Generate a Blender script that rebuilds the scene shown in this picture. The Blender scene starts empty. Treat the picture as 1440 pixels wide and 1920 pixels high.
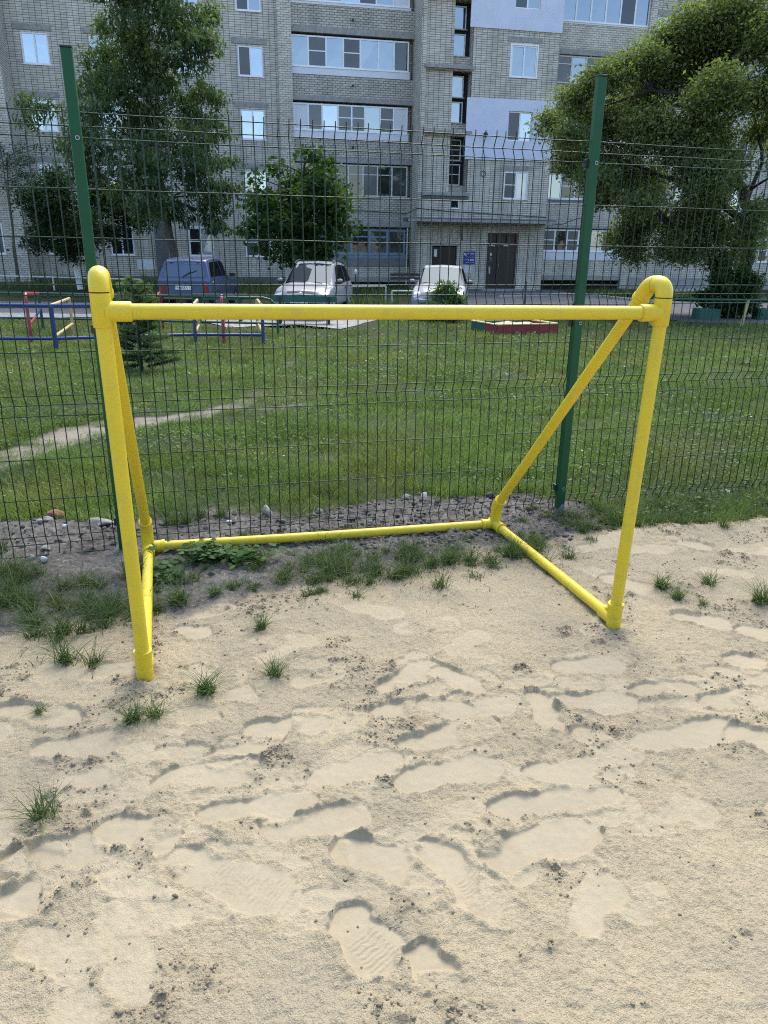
import bpy, bmesh, math, random
import numpy as np
from mathutils import Vector, Matrix

random.seed(7)
rng = np.random.default_rng(7)
scene = bpy.context.scene
COL = scene.collection
R = math.radians
PI = math.pi

# ------------------------------------------------------------------ helpers
def tag(o, label=None, cat=None, group=None, kind=None):
    if label: o['label'] = label
    if cat: o['category'] = cat
    if group: o['group'] = group
    if kind: o['kind'] = kind
    return o

def empty(name, loc=(0, 0, 0), rz=0.0):
    o = bpy.data.objects.new(name, None)
    o.empty_display_size = 0.2
    COL.objects.link(o)
    o.location = loc
    o.rotation_euler = (0, 0, rz)
    return o

def S(t):
    t = np.clip(t, 0.0, 1.0)
    return t * t * (3 - 2 * t)

class MB:
    """collects shapes, links them as one mesh object"""
    def __init__(self):
        self.v, self.f, self.m, self.s = [], [], [], []
    def add(self, vs, fs, m=0, smooth=False):
        o = len(self.v)
        self.v += [tuple(map(float, p)) for p in vs]
        self.f += [tuple(i + o for i in f) for f in fs]
        self.m += [m] * len(fs)
        self.s += [smooth] * len(fs)
        return self
    def box(self, x0, x1, y0, y1, z0, z1, m=0, M=None):
        vs = [(x0, y0, z0), (x1, y0, z0), (x1, y1, z0), (x0, y1, z0), (x0, y0, z1), (x1, y0, z1), (x1, y1, z1), (x0, y1, z1)]
        if M is not None: vs = [tuple(M @ Vector(p)) for p in vs]
        return self.add(vs, [(0, 3, 2, 1), (4, 5, 6, 7), (0, 1, 5, 4), (1, 2, 6, 5), (2, 3, 7, 6), (3, 0, 4, 7)], m)
    def quad(self, a, b, c, d, m=0):
        return self.add([a, b, c, d], [(0, 1, 2, 3)], m)
    def tube(self, pts, r, n=12, m=0, caps=True, smooth=True, sx=1.0):
        pts = [Vector(p) for p in pts]
        k = len(pts)
        rr = r if isinstance(r, (list, tuple)) else [r] * k
        tang = []
        for i in range(k):
            a = pts[min(i + 1, k - 1)] - pts[max(i - 1, 0)]
            tang.append(a.normalized())
        t0 = tang[0]
        ref = Vector((0, 0, 1)) if abs(t0.z) < 0.9 else Vector((1, 0, 0))
        nrm = (ref - t0 * ref.dot(t0)).normalized()
        vs, fs = [], []
        for i in range(k):
            t = tang[i]
            nrm = (nrm - t * nrm.dot(t)).normalized()
            b = t.cross(nrm)
            for j in range(n):
                a = 2 * PI * j / n
                vs.append(pts[i] + (nrm * math.cos(a) + b * math.sin(a) * sx) * rr[i])
        for i in range(k - 1):
            for j in range(n):
                j2 = (j + 1) % n
                fs.append((i * n + j, i * n + j2, (i + 1) * n + j2, (i + 1) * n + j))
        self.add(vs, fs, m, smooth)
        if caps:
            self.add(vs[:n], [tuple(range(n))[::-1]], m, False)
            self.add(vs[-n:], [tuple(range(n))], m, False)
        return self
    def ball(self, c, r, seg=16, rings=8, m=0, sc=(1, 1, 1)):
        vs, fs = [], []
        for i in range(rings + 1):
            th = PI * i / rings
            for j in range(seg):
                a = 2 * PI * j / seg
                vs.append((c[0] + r * sc[0] * math.sin(th) * math.cos(a), c[1] + r * sc[1] * math.sin(th) * math.sin(a), c[2] + r * sc[2] * math.cos(th)))
        for i in range(rings):
            for j in range(seg):
                j2 = (j + 1) % seg
                fs.append((i * seg + j, (i + 1) * seg + j, (i + 1) * seg + j2, i * seg + j2))
        return self.add(vs, fs, m, True)
    def grid(self, P, m=0, smooth=True):
        """P: array (a, b, 3)"""
        a, b = P.shape[:2]
        fs = [(i * b + j, i * b + j + 1, (i + 1) * b + j + 1, (i + 1) * b + j) for i in range(a - 1) for j in range(b - 1)]
        return self.add(P.reshape(-1, 3).tolist(), fs, m, smooth)
    def build(self, name, mats, parent=None, bevel=0.0):
        me = bpy.data.meshes.new(name)
        me.from_pydata(self.v, [], self.f)
        if not isinstance(mats, (list, tuple)): mats = [mats]
        for mt in mats: me.materials.append(mt)
        me.polygons.foreach_set('material_index', self.m)
        me.polygons.foreach_set('use_smooth', self.s)
        me.update()
        o = bpy.data.objects.new(name, me)
        COL.objects.link(o)
        if parent is not None: o.parent = parent
        if bevel:
            b = o.modifiers.new('b', 'BEVEL'); b.width = bevel; b.segments = 2; b.limit_method = 'ANGLE'; b.angle_limit = R(40)
        return o

def np_mesh(name, V, F, mat, colors=None, parent=None, smooth=False, extra=None):
    """V (n,3) F (m,k)"""
    V = np.asarray(V, np.float32); F = np.asarray(F, np.int32)
    me = bpy.data.meshes.new(name)
    k = F.shape[1]
    me.vertices.add(len(V)); me.vertices.foreach_set('co', V.ravel())
    me.loops.add(F.size); me.loops.foreach_set('vertex_index', F.ravel())
    me.polygons.add(len(F)); me.polygons.foreach_set('loop_start', np.arange(0, F.size, k, dtype=np.int32))
    me.update(calc_edges=True)
    if smooth: me.polygons.foreach_set('use_smooth', np.ones(len(F), bool))
    if colors is not None:
        a = me.color_attributes.new('Col', 'FLOAT_COLOR', 'POINT')
        c = np.ones((len(V), 4), np.float32); c[:, :3] = colors
        a.data.foreach_set('color', c.ravel())
    if extra is not None:
        for kx, val in extra.items():
            a = me.attributes.new(kx, 'FLOAT', 'POINT'); a.data.foreach_set('value', np.asarray(val, np.float32).ravel())
    me.materials.append(mat)
    o = bpy.data.objects.new(name, me)
    COL.objects.link(o)
    if parent is not None: o.parent = parent
    return o

def _hash(xi, yi, seed):
    h = (xi.astype(np.int64) * 374761393 + yi.astype(np.int64) * 668265263 + seed * 974634777) & 0xffffffff
    h = ((h ^ (h >> 13)) * 1274126177) & 0xffffffff
    h = ((h ^ (h >> 16)) * 2246822519) & 0xffffffff
    return ((h ^ (h >> 15)) & 0xffff) / 65535.0

def vn(x, y, f, seed=0):
    """value noise in -1..1"""
    x = np.asarray(x, float) * f + 1000.0; y = np.asarray(y, float) * f + 1000.0
    xi = np.floor(x); yi = np.floor(y)
    u = x - xi; w = y - yi
    u = u * u * (3 - 2 * u); w = w * w * (3 - 2 * w)
    a = _hash(xi, yi, seed); b = _hash(xi + 1, yi, seed); c = _hash(xi, yi + 1, seed); d = _hash(xi + 1, yi + 1, seed)
    return 2 * (a * (1 - u) * (1 - w) + b * u * (1 - w) + c * (1 - u) * w + d * u * w) - 1

def fbm(x, y, f, n=3, seed=0, g=0.5):
    r = 0; a = 1.0; t = 0
    for i in range(n):
        r = r + a * vn(x, y, f * 2.03 ** i, seed + i * 17); t += a; a *= g
    return r / t

# ------------------------------------------------------------------ materials
def new_mat(name):
    m = bpy.data.materials.new(name); m.use_nodes = True
    nt = m.node_tree
    return m, nt, nt.nodes['Principled BSDF']

def mat(name, col, rough=0.5, var=0.12, scale=4.0, bump=0.0, bscale=60.0, metal=0.0, coat=0.0, spec=0.5, dirt=None, dscale=3.0, damt=0.5, ddet=8):
    m, nt, p = new_mat(name)
    N, L = nt.nodes, nt.links
    tc = N.new('ShaderNodeTexCoord')
    no = N.new('ShaderNodeTexNoise'); no.inputs['Scale'].default_value = scale; no.inputs['Detail'].default_value = 5
    L.new(tc.outputs['Object'], no.inputs['Vector'])
    rp = N.new('ShaderNodeMapRange'); rp.inputs['From Min'].default_value = .3; rp.inputs['From Max'].default_value = .7
    rp.inputs['To Min'].default_value = 1 - var; rp.inputs['To Max'].default_value = 1 + var
    L.new(no.outputs['Fac'], rp.inputs['Value'])
    mx = N.new('ShaderNodeVectorMath'); mx.operation = 'SCALE'
    mx.inputs[0].default_value = col[:3]
    L.new(rp.outputs[0], mx.inputs['Scale'])
    out = mx.outputs[0]
    if dirt is not None:
        n2 = N.new('ShaderNodeTexNoise'); n2.inputs['Scale'].default_value = dscale; n2.inputs['Detail'].default_value = ddet; n2.inputs['Roughness'].default_value = .7
        L.new(tc.outputs['Object'], n2.inputs['Vector'])
        r2 = N.new('ShaderNodeMapRange'); r2.inputs['From Min'].default_value = .52; r2.inputs['From Max'].default_value = .72
        r2.inputs['To Max'].default_value = damt
        L.new(n2.outputs['Fac'], r2.inputs['Value'])
        mm = N.new('ShaderNodeMix'); mm.data_type = 'RGBA'
        L.new(r2.outputs[0], mm.inputs[0]); L.new(out, mm.inputs[6]); mm.inputs[7].default_value = (*dirt, 1)
        out = mm.outputs[2]
    L.new(out, p.inputs['Base Color'])
    p.inputs['Roughness'].default_value = rough
    p.inputs['Metallic'].default_value = metal
    p.inputs['Coat Weight'].default_value = coat
    p.inputs['Specular IOR Level'].default_value = spec
    if bump:
        nb = N.new('ShaderNodeTexNoise'); nb.inputs['Scale'].default_value = bscale; nb.inputs['Detail'].default_value = 4
        L.new(tc.outputs['Object'], nb.inputs['Vector'])
        b = N.new('ShaderNodeBump'); b.inputs['Strength'].default_value = bump; b.inputs['Distance'].default_value = .01
        L.new(nb.outputs['Fac'], b.inputs['Height']); L.new(b.outputs[0], p.inputs['Normal'])
    return m

def brick_mat(name, offset, bw, bh, mortar, c1, c2, cm, rough=.85):
    m, nt, p = new_mat(name)
    N, L = nt.nodes, nt.links
    tc = N.new('ShaderNodeTexCoord'); sp = N.new('ShaderNodeSeparateXYZ'); cb = N.new('ShaderNodeCombineXYZ')
    L.new(tc.outputs['Object'], sp.inputs[0])
    ad = N.new('ShaderNodeMath'); ad.operation = 'ADD'
    L.new(sp.outputs['X'], ad.inputs[0]); L.new(sp.outputs['Y'], ad.inputs[1])
    # slight waviness of the courses
    no = N.new('ShaderNodeTexNoise'); no.inputs['Scale'].default_value = .9; no.inputs['Detail'].default_value = 3
    L.new(tc.outputs['Object'], no.inputs['Vector'])
    wv = N.new('ShaderNodeMath'); wv.operation = 'MULTIPLY_ADD'; wv.inputs[1].default_value = .05
    L.new(no.outputs['Fac'], wv.inputs[0]); L.new(ad.outputs[0], wv.inputs[2])
    L.new(wv.outputs[0], cb.inputs['X'])
    w2 = N.new('ShaderNodeMath'); w2.operation = 'MULTIPLY_ADD'; w2.inputs[1].default_value = .03
    L.new(no.outputs['Fac'], w2.inputs[0]); L.new(sp.outputs['Z'], w2.inputs[2]); L.new(w2.outputs[0], cb.inputs['Y'])
    br = N.new('ShaderNodeTexBrick')
    br.offset = offset; br.squash = 1.0
    br.inputs['Scale'].default_value = 1.0
    br.inputs['Brick Width'].default_value = bw; br.inputs['Row Height'].default_value = bh
    br.inputs['Mortar Size'].default_value = mortar; br.inputs['Mortar Smooth'].default_value = .15
    br.inputs['Bias'].default_value = 0.0
    br.inputs['Color1'].default_value = (*c1, 1); br.inputs['Color2'].default_value = (*c2, 1); br.inputs['Mortar'].default_value = (*cm, 1)
    L.new(cb.outputs[0], br.inputs['Vector'])
    # weather stains of their own shape
    n2 = N.new('ShaderNodeTexNoise'); n2.inputs['Scale'].default_value = .7; n2.inputs['Detail'].default_value = 7; n2.inputs['Roughness'].default_value = .65
    mp = N.new('ShaderNodeMapping'); mp.inputs['Scale'].default_value = (1.6, 1.6, .5)
    L.new(tc.outputs['Object'], mp.inputs[0]); L.new(mp.outputs[0], n2.inputs['Vector'])
    r2 = N.new('ShaderNodeMapRange'); r2.inputs['From Min'].default_value = .35; r2.inputs['From Max'].default_value = .75
    r2.inputs['To Min'].default_value = 1.1; r2.inputs['To Max'].default_value = .68
    L.new(n2.outputs['Fac'], r2.inputs['Value'])
    sc = N.new('ShaderNodeVectorMath'); sc.operation = 'SCALE'
    L.new(br.outputs['Color'], sc.inputs[0]); L.new(r2.outputs[0], sc.inputs['Scale'])
    L.new(sc.outputs[0], p.inputs['Base Color'])
    p.inputs['Roughness'].default_value = rough
    b = N.new('ShaderNodeBump'); b.inputs['Strength'].default_value = .6; b.inputs['Distance'].default_value = .02; b.invert = True
    L.new(br.outputs['Fac'], b.inputs['Height']); L.new(b.outputs[0], p.inputs['Normal'])
    return m

def glass_mat(name, base, refl, rough=.03, tint=(1, 1, 1), var=.25):
    """dark room seen behind a reflecting pane"""
    m, nt, p = new_mat(name)
    N, L = nt.nodes, nt.links
    tc = N.new('ShaderNodeTexCoord')
    no = N.new('ShaderNodeTexNoise'); no.inputs['Scale'].default_value = 1.7; no.inputs['Detail'].default_value = 3
    L.new(tc.outputs['Object'], no.inputs['Vector'])
    rp = N.new('ShaderNodeMapRange'); rp.inputs['From Min'].default_value = .35; rp.inputs['From Max'].default_value = .65
    rp.inputs['To Min'].default_value = 1 - var; rp.inputs['To Max'].default_value = 1 + var
    L.new(no.outputs['Fac'], rp.inputs['Value'])
    mx = N.new('ShaderNodeVectorMath'); mx.operation = 'SCALE'; mx.inputs[0].default_value = base
    L.new(rp.outputs[0], mx.inputs['Scale']); L.new(mx.outputs[0], p.inputs['Base Color'])
    p.inputs['Roughness'].default_value = .6
    p.inputs['Specular IOR Level'].default_value = 0
    g = N.new('ShaderNodeBsdfGlossy'); g.inputs['Roughness'].default_value = rough; g.inputs['Color'].default_value = (*tint, 1)
    # old panes are never flat
    nb = N.new('ShaderNodeTexNoise'); nb.inputs['Scale'].default_value = 1.3
    L.new(tc.outputs['Object'], nb.inputs['Vector'])
    b = N.new('ShaderNodeBump'); b.inputs['Strength'].default_value = .12; b.inputs['Distance'].default_value = .05
    L.new(nb.outputs['Fac'], b.inputs['Height']); L.new(b.outputs[0], g.inputs['Normal'])
    ms = N.new('ShaderNodeMixShader'); ms.inputs[0].default_value = refl
    L.new(p.outputs[0], ms.inputs[1]); L.new(g.outputs[0], ms.inputs[2])
    L.new(ms.outputs[0], N['Material Output'].inputs['Surface'])
    return m

def leaf_mat(name, trans=.42, rough=.6, tcol=(1.3, 1.5, .5)):
    m, nt, p = new_mat(name)
    N, L = nt.nodes, nt.links
    at = N.new('ShaderNodeAttribute'); at.attribute_name = 'Col'
    L.new(at.outputs['Color'], p.inputs['Base Color'])
    p.inputs['Roughness'].default_value = rough
    p.inputs['Specular IOR Level'].default_value = .12
    t = N.new('ShaderNodeBsdfTranslucent')
    mu = N.new('ShaderNodeVectorMath'); mu.operation = 'MULTIPLY'; mu.inputs[1].default_value = tcol
    L.new(at.outputs['Color'], mu.inputs[0]); L.new(mu.outputs[0], t.inputs['Color'])
    ms = N.new('ShaderNodeMixShader'); ms.inputs[0].default_value = trans
    L.new(p.outputs[0], ms.inputs[1]); L.new(t.outputs[0], ms.inputs[2])
    L.new(ms.outputs[0], N['Material Output'].inputs['Surface'])
    return m

M = {}
M['yellow'] = mat('yellow_paint', (.64, .475, .026), .42, .05, 3, spec=.35, dirt=(.44, .34, .08), dscale=22, damt=.30, ddet=1)
M['seam'] = mat('dark_seam', (.06, .045, .01), .8)
M['green_metal'] = mat('green_powder_coat', (.002, .062, .022), .42, .10, 5, spec=.3, dirt=(.03, .075, .045), dscale=6, damt=.4)
M['wire'] = mat('green_wire', (.003, .024, .010), .45, .15, 9, spec=.3)
M['zinc'] = mat('zinc', (.35, .37, .36), .35, .1, 30, metal=.8)
M['black_plastic'] = mat('black_plastic', (.015, .015, .016), .5)
M['cement_stain'] = mat('cement_stain', (.16, .155, .16), .9, .3, 20, bump=.4, bscale=50)
M['brick_stack'] = brick_mat('white_brick_stacked', 0.0, .272, .1, .0105, (.60, .55, .465), (.47, .435, .365), (.14, .13, .115))
M['brick_run'] = brick_mat('white_brick_running', .5, .272, .1, .009, (.60, .55, .465), (.47, .43, .36), (.15, .138, .12))
M['brick_rough'] = brick_mat('grey_brick_parapet', .5, .26, .105, .014, (.52, .48, .41), (.39, .36, .31), (.15, .138, .12))
M['concrete'] = mat('concrete', (.28, .268, .25), .9, .2, 6, bump=.3, bscale=30, dirt=(.12, .115, .11), dscale=2)
M['concrete_dark'] = mat('concrete_dark', (.12, .12, .12), .9, .25, 5, bump=.4, bscale=25)
M['plaster_blue'] = mat('lilac_blue_plaster', (.56, .585, .68), .8, .05, 2, bump=.1, bscale=60, dirt=(.48, .5, .58), dscale=1.2, damt=.5)
M['white_pvc'] = mat('white_pvc', (.72, .73, .75), .4, .05, 3)
M['white_panel'] = mat('white_panel', (.62, .63, .68), .5, .06, 1.5, dirt=(.5, .5, .52), dscale=1.3, damt=.5)
M['old_wood'] = mat('old_wood_frame', (.55, .54, .51), .8, .25, 8)
M['blue_wood'] = mat('blue_wood_frame', (.16, .235, .33), .6, .15, 6, dirt=(.1, .15, .2), dscale=4)
M['grey_panel'] = mat('grey_panel', (.17, .17, .175), .8, .15, 3)
M['shade_black'] = mat('gap_shade', (.012, .012, .013), .95)  # near-black colour standing in for shade inside gaps and niches
M['door_brown'] = mat('dark_brown_door', (.012, .008, .009), .4, .2, 4)
M['door_trim'] = mat('brown_door_frame', (.04, .02, .017), .5, .2, 4)
M['paper'] = mat('paper_notice', (.6, .6, .64), .8, .12, 30)
M['sign_blue'] = mat('blue_sign', (.012, .03, .20), .45, .08, 4)
M['sign_white'] = mat('sign_lettering', (.6, .62, .7), .6)
M['curtain'] = mat('curtain', (.4, .4, .4), .9, .2, 6)
M['pS'] = glass_mat('pane_sky', (.04, .05, .06), .38, tint=(.8, .9, 1))
M['pB'] = glass_mat('pane_blue', (.03, .04, .055), .27, tint=(.85, .93, 1))
M['pD'] = glass_mat('pane_dark', (.014, .016, .02), .07)
M['pN'] = glass_mat('pane_net', (.05, .055, .065), .05, rough=.25)
M['pC'] = glass_mat('pane_curtain', (.34, .35, .37), .16)
M['pG'] = glass_mat('pane_old', (.05, .058, .06), .06)
M['bark'] = mat('bark', (.075, .065, .055), .95, .35, 12, bump=.8, bscale=22)
M['bark_dark'] = mat('bark_dark', (.025, .021, .019), .95, .35, 12, bump=.8, bscale=22)
M['whitewash'] = mat('whitewash', (.62, .63, .62), .9, .15, 15)
M['leaf'] = leaf_mat('leaf')
M['leaf_thick'] = leaf_mat('leaf_thick', .25, .6)
M['blade'] = leaf_mat('grass_blade', .3, .6)
M['asphalt'] = mat('asphalt', (.085, .085, .09), .9, .25, 1.2, bump=.4, bscale=120, dirt=(.13, .125, .12), dscale=.8)
M['gravel'] = mat('pale_gravel', (.25, .24, .225), .95, .35, 6, bump=.8, bscale=40)
M['kerb'] = mat('kerb_concrete', (.42, .42, .41), .9, .15, 5)
M['blue_rail'] = mat('blue_enamel', (.012, .035, .17), .35, .15, 6, dirt=(.03, .05, .12), dscale=8)
M['red_rail'] = mat('red_enamel', (.24, .018, .022), .4, .2, 6, dirt=(.30, .12, .12), dscale=7)
M['green_rail'] = mat('green_enamel', (.008, .06, .035), .4, .15, 6)
M['yellow_rail'] = mat('cream_yellow_enamel', (.42, .33, .15), .5, .15, 6, dirt=(.3, .26, .17), dscale=7)
M['pale_rail'] = mat('pale_enamel', (.55, .55, .5), .6, .15, 6)
M['plank_green'] = mat('green_planks', (.012, .085, .06), .55, .2, 5)
M['plank_red'] = mat('red_planks', (.23, .018, .028), .6, .2, 5, dirt=(.12, .02, .03), dscale=4)
M['rim_wood'] = mat('pale_rim_wood', (.5, .42, .2), .7, .15, 8)
M['brick_red'] = mat('broken_red_brick', (.20, .085, .05), .95, .3, 30, bump=.6, bscale=60)
M['stone_grey'] = mat('grey_stone', (.24, .225, .20), .95, .3, 18, bump=.6, bscale=50)
M['stone_white'] = mat('pale_stone', (.5, .5, .49), .9, .2, 20, bump=.5, bscale=50)
M['stone_dark'] = mat('dark_stone', (.07, .065, .06), .95, .3, 20, bump=.6, bscale=50)
M['stone_brown'] = mat('brown_clod', (.16, .125, .085), .95, .3, 40, bump=.7, bscale=90)
M['car_blue'] = mat('blue_grey_car_paint', (.055, .078, .15), .35, .03, 3, metal=.15, coat=.5)
M['car_silver'] = mat('silver_car_paint', (.21, .22, .24), .45, .03, 3, metal=0, coat=.12, spec=.3)
M['car_grey'] = mat('pale_silver_car_paint', (.215, .225, .245), .45, .03, 3, metal=0, coat=.12, spec=.3)
M['car_glass'] = glass_mat('car_glass', (.010, .012, .016), .025, rough=.03, tint=(.72, .86, 1))
M['car_glass_dark'] = glass_mat('car_glass_tinted', (.008, .009, .012), .06, rough=.02)
M['car_glass_rear'] = glass_mat('car_glass_rear', (.03, .04, .065), .16, rough=.05, tint=(.8, .9, 1))
M['rubber'] = mat('rubber', (.018, .018, .018), .85)
M['black_trim'] = mat('black_trim', (.02, .02, .022), .55)
M['chrome'] = mat('chrome', (.6, .6, .62), .15, .02, 3, metal=1.0)
M['tail_red'] = mat('tail_light', (.22, .012, .012), .25)
M['lamp_clear'] = mat('headlight_lens', (.45, .47, .5), .12, .1, 20, metal=.6, coat=.8)
M['plate'] = mat('number_plate', (.62, .62, .62), .5, .03)
M['ink'] = mat('plate_ink', (.015, .015, .015), .6)
M['sandbox_sand'] = mat('sandbox_sand', (.46, .38, .30), .95, .3, 9, bump=.8, bscale=25)
FOOT = [(-0.559, 1.488, -0.235, 1.36, 0.125), (-0.901, 1.491, -0.724, 1.521, 0.11), (-0.759, 1.597, -0.561, 1.547, 0.12), (-0.323, 1.581, -0.034, 1.65, 0.105), (-0.501, 1.642, -0.197, 1.7, 0.085), (-0.657, 1.774, -0.367, 1.847, 0.11), (-0.53, 1.881, -0.286, 1.992, 0.09), (-0.447, 2.016, -0.188, 2.071, 0.09), (-1.097, 1.903, -0.817, 1.967, 0.11), (-0.966, 1.792, -0.79, 1.814, 0.1), (-0.205, 1.785, 0.052, 1.88, 0.1), (-0.123, 1.532, 0.161, 1.439, 0.12), (-0.09, 1.329, 0.031, 1.192, 0.125), (0.119, 1.551, 0.324, 1.311, 0.105), (0.278, 1.498, 0.592, 1.601, 0.115), (0.315, 1.673, 0.698, 1.761, 0.1), (0.442, 1.833, 0.729, 1.868, 0.1), (0.058, 1.79, 0.367, 1.879, 0.105), (0.061, 1.953, 0.387, 2.077, 0.1), (0.838, 2.001, 1.201, 2.071, 0.11), (0.615, 2.222, 0.889, 2.218, 0.115), (0.91, 2.285, 1.156, 2.318, 0.1), (0.664, 2.445, 0.932, 2.486, 0.11), (-0.001, 2.264, 0.202, 2.434, 0.12), (1.147, 2.224, 1.399, 2.272, 0.11), (1.377, 2.529, 1.473, 2.465, 0.12), (0.549, 2.27, 0.589, 2.058, 0.09), (-0.028, 2.138, 0.305, 2.151, 0.1), (1.27, 2.869, 1.483, 2.793, 0.12), (1.085, 3.3, 1.266, 3.097, 0.12), (-0.34, 2.44, -0.154, 2.41, 0.09), (0.098, 1.235, 0.147, 1.152, 0.08), (-1.312, 2.131, -1.013, 2.071, 0.1), (-0.972, 1.452, -0.823, 1.47, 0.12), (-0.91, 1.327, -0.844, 1.351, 0.1), (-1.479, 2.737, -1.176, 2.708, 0.13), (-0.863, 2.707, -0.72, 2.666, 0.09), (0.211, 2.423, 0.355, 2.266, 0.1), (1.163, 2.064, 1.309, 1.983, 0.1), (1.53, 2.771, 1.645, 2.683, 0.11), (1.037, 3.641, 1.376, 3.808, 0.1), (1.588, 3.815, 1.765, 3.666, 0.12)]
SAND_EDGE = [(-2.043, 2.387), (-1.723, 2.533), (-1.557, 2.622), (-1.317, 2.838), (-1.064, 2.845), (-0.905, 2.776), (-0.71, 2.931), (-0.396, 3.105), (-0.101, 3.295), (0.221, 3.416), (0.509, 3.55), (0.812, 3.671), (1.014, 3.795), (1.506, 4.024), (1.946, 4.103), (2.318, 4.145), (3.275, 4.325)]
LAWN_EDGE = [(-2.939, 3.657), (-2.189, 3.889), (-1.939, 4.013), (-1.589, 3.91), (-1.402, 4.098), (-1.029, 4.14), (-0.757, 4.057), (-0.383, 4.108), (-0.233, 4.289), (0.068, 4.511), (0.386, 4.591), (0.797, 4.748), (1.033, 4.843), (1.385, 4.773), (1.598, 4.519), (1.506, 4.024), (1.946, 4.103), (2.318, 4.145), (3.275, 4.325)]
PATHA = [(-3.28, 4.37, 0.34), (-2.97, 4.99, 0.3), (-2.87, 5.25, 0.27), (-2.79, 5.6, 0.24), (-2.71, 6.12, 0.28), (-2.48, 6.38, 0.32), (-2.08, 6.64, 0.22), (-1.62, 7.26, 0.14), (-1.47, 8.24, 0.07), (-1.55, 11.96, 0.07), (-1.74, 14.74, 0.05)]
PATHB = [(-1.61, 7.21, 0.1), (-1.16, 7.39, 0.07), (-0.48, 7.94, 0.06), (0.23, 8.47, 0.05)]
TUFT = [(-0.936, 1.624, 0.17), (-0.829, 2.057, 0.1), (-0.76, 2.082, 0.1), (-0.62, 2.217, 0.11), (-0.401, 2.335, 0.1), (-1.168, 2.119, 0.06), (-0.504, 2.694, 0.09), (-0.279, 3.051, 0.08), (1.325, 3.156, 0.11), (1.354, 3.044, 0.09), (1.563, 3.192, 0.11), (1.72, 3, 0.14), (1.45, 2.977, 0.06), (-0.918, 2.952, 0.13), (-0.765, 3.021, 0.1), (-1.188, 2.902, 0.12), (-1.365, 2.788, 0.16), (-1.469, 2.714, 0.16), (-1.493, 2.581, 0.16), (-1.699, 2.956, 0.13), (0.33, 3.419, 0.14), (0.658, 3.52, 0.13), (0.841, 3.672, 0.12), (-0.216, 3.456, 0.14), (-0.416, 3.285, 0.14), (0.07, 3.332, 0.12), (-0.081, 3.531, 0.13), (-0.517, 3.25, 0.1), (-1.394, 3.162, 0.12), (-1.521, 3.043, 0.12), (-0.999, 3.205, 0.08), (-0.856, 2.851, 0.08)]
ROCK = [(-1.906, 3.987, 0.124, 'brick'), (-1.914, 3.899, 0.079, 'grey'), (-1.946, 3.855, 0.06, 'grey'), (-1.588, 3.868, 0.212, 'slab'), (-1.75, 3.511, 0.072, 'grey'), (-0.7, 4.096, 0.102, 'grey'), (0.255, 4.432, 0.075, 'white'), (0.135, 4.385, 0.088, 'grey'), (1.352, 4.509, 0.069, 'brick'), (0.885, 4.233, 0.046, 'brick'), (-1.063, 4.082, 0.025, 'brick'), (-0.189, 4.051, 0.069, 'dark'), (-0.096, 4.147, 0.071, 'dark'), (0.476, 4.42, 0.068, 'dark'), (0.689, 4.482, 0.09, 'dark'), (-1.231, 4.058, 0.057, 'grey'), (-1.763, 3.778, 0.047, 'white'), (-1.785, 3.405, 0.06, 'grey'), (-1.704, 3.374, 0.059, 'white'), (0.772, 2.056, 0.032, 'brown'), (-1.432, 3.595, 0.04, 'grey'), (-0.385, 4.136, 0.064, 'grey'), (2.284, 4.658, 0.071, 'white'), (0.405, 3.983, 0.044, 'brick'), (-0.891, 3.936, 0.049, 'white'), (-0.495, 1.356, 0.021, 'brown')]
T_ROWAN = [(-8.56, 9.44, 1.16), (-9.78, 8.92, 0.97), (-7.42, 9.12, 0.97), (-10.86, 8.06, 0.89), (-9.08, 8.08, 1.18), (-7.5, 8.1, 1.08), (-6.59, 8.45, 0.59), (-11.56, 7.19, 0.7), (-10.18, 7.03, 1.1), (-8.6, 6.87, 1.3), (-7.1, 6.89, 0.9), (-12.9, 6.2, 0.65), (-10.92, 5.86, 1.11), (-9.32, 5.61, 1.22), (-7.7, 5.63, 1.12), (-6.67, 5.82, 0.51), (-12.4, 5.39, 0.61), (-10.85, 4.67, 0.92), (-9.02, 4.51, 1.13), (-7.37, 4.53, 1.03), (-6.54, 4.72, 0.51), (-10.36, 3.55, 0.83), (-8.71, 3.37, 0.94), (-7.04, 3.39, 0.94), (-6.18, 3.79, 0.46), (-6.88, 2.62, 0.63), (-10.02, 2.78, 0.63), (-8.13, 2.8, 0.63), (-6.38, 2.23, 0.25), (-11.54, 4.1, 0.72), (-8.28, 10.42, 1.34), (-9.65, 10.08, 0.86), (-6.97, 9.95, 0.58), (-11.07, 8.74, 0.39)]
T_DARK = [(-14.64, 3.25, 0.79), (-13.7, 3.47, 0.9), (-12.6, 3.28, 0.79), (-14.99, 2.41, 0.68), (-13.84, 2.42, 1.14), (-12.6, 2.33, 0.91), (-14.64, 1.66, 0.57), (-13.27, 1.57, 0.92), (-12.07, 2.02, 0.69), (-13.84, 4.09, 0.56), (-11.63, 2.87, 0.57), (-12.07, 3.91, 0.56), (-11.1, 2.46, 0.46)]
T_LIGHT = [(-16.91, 5.13, 0.52), (-16.28, 5.36, 0.48), (-16.17, 4.49, 0.48), (-17.17, 4.26, 0.53), (-16.63, 3.82, 0.36), (-17.3, 4.91, 0.48), (-15.62, 5.79, 0.33), (-17.94, 4.69, 0.72), (-18.03, 5.55, 0.59)]
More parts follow.
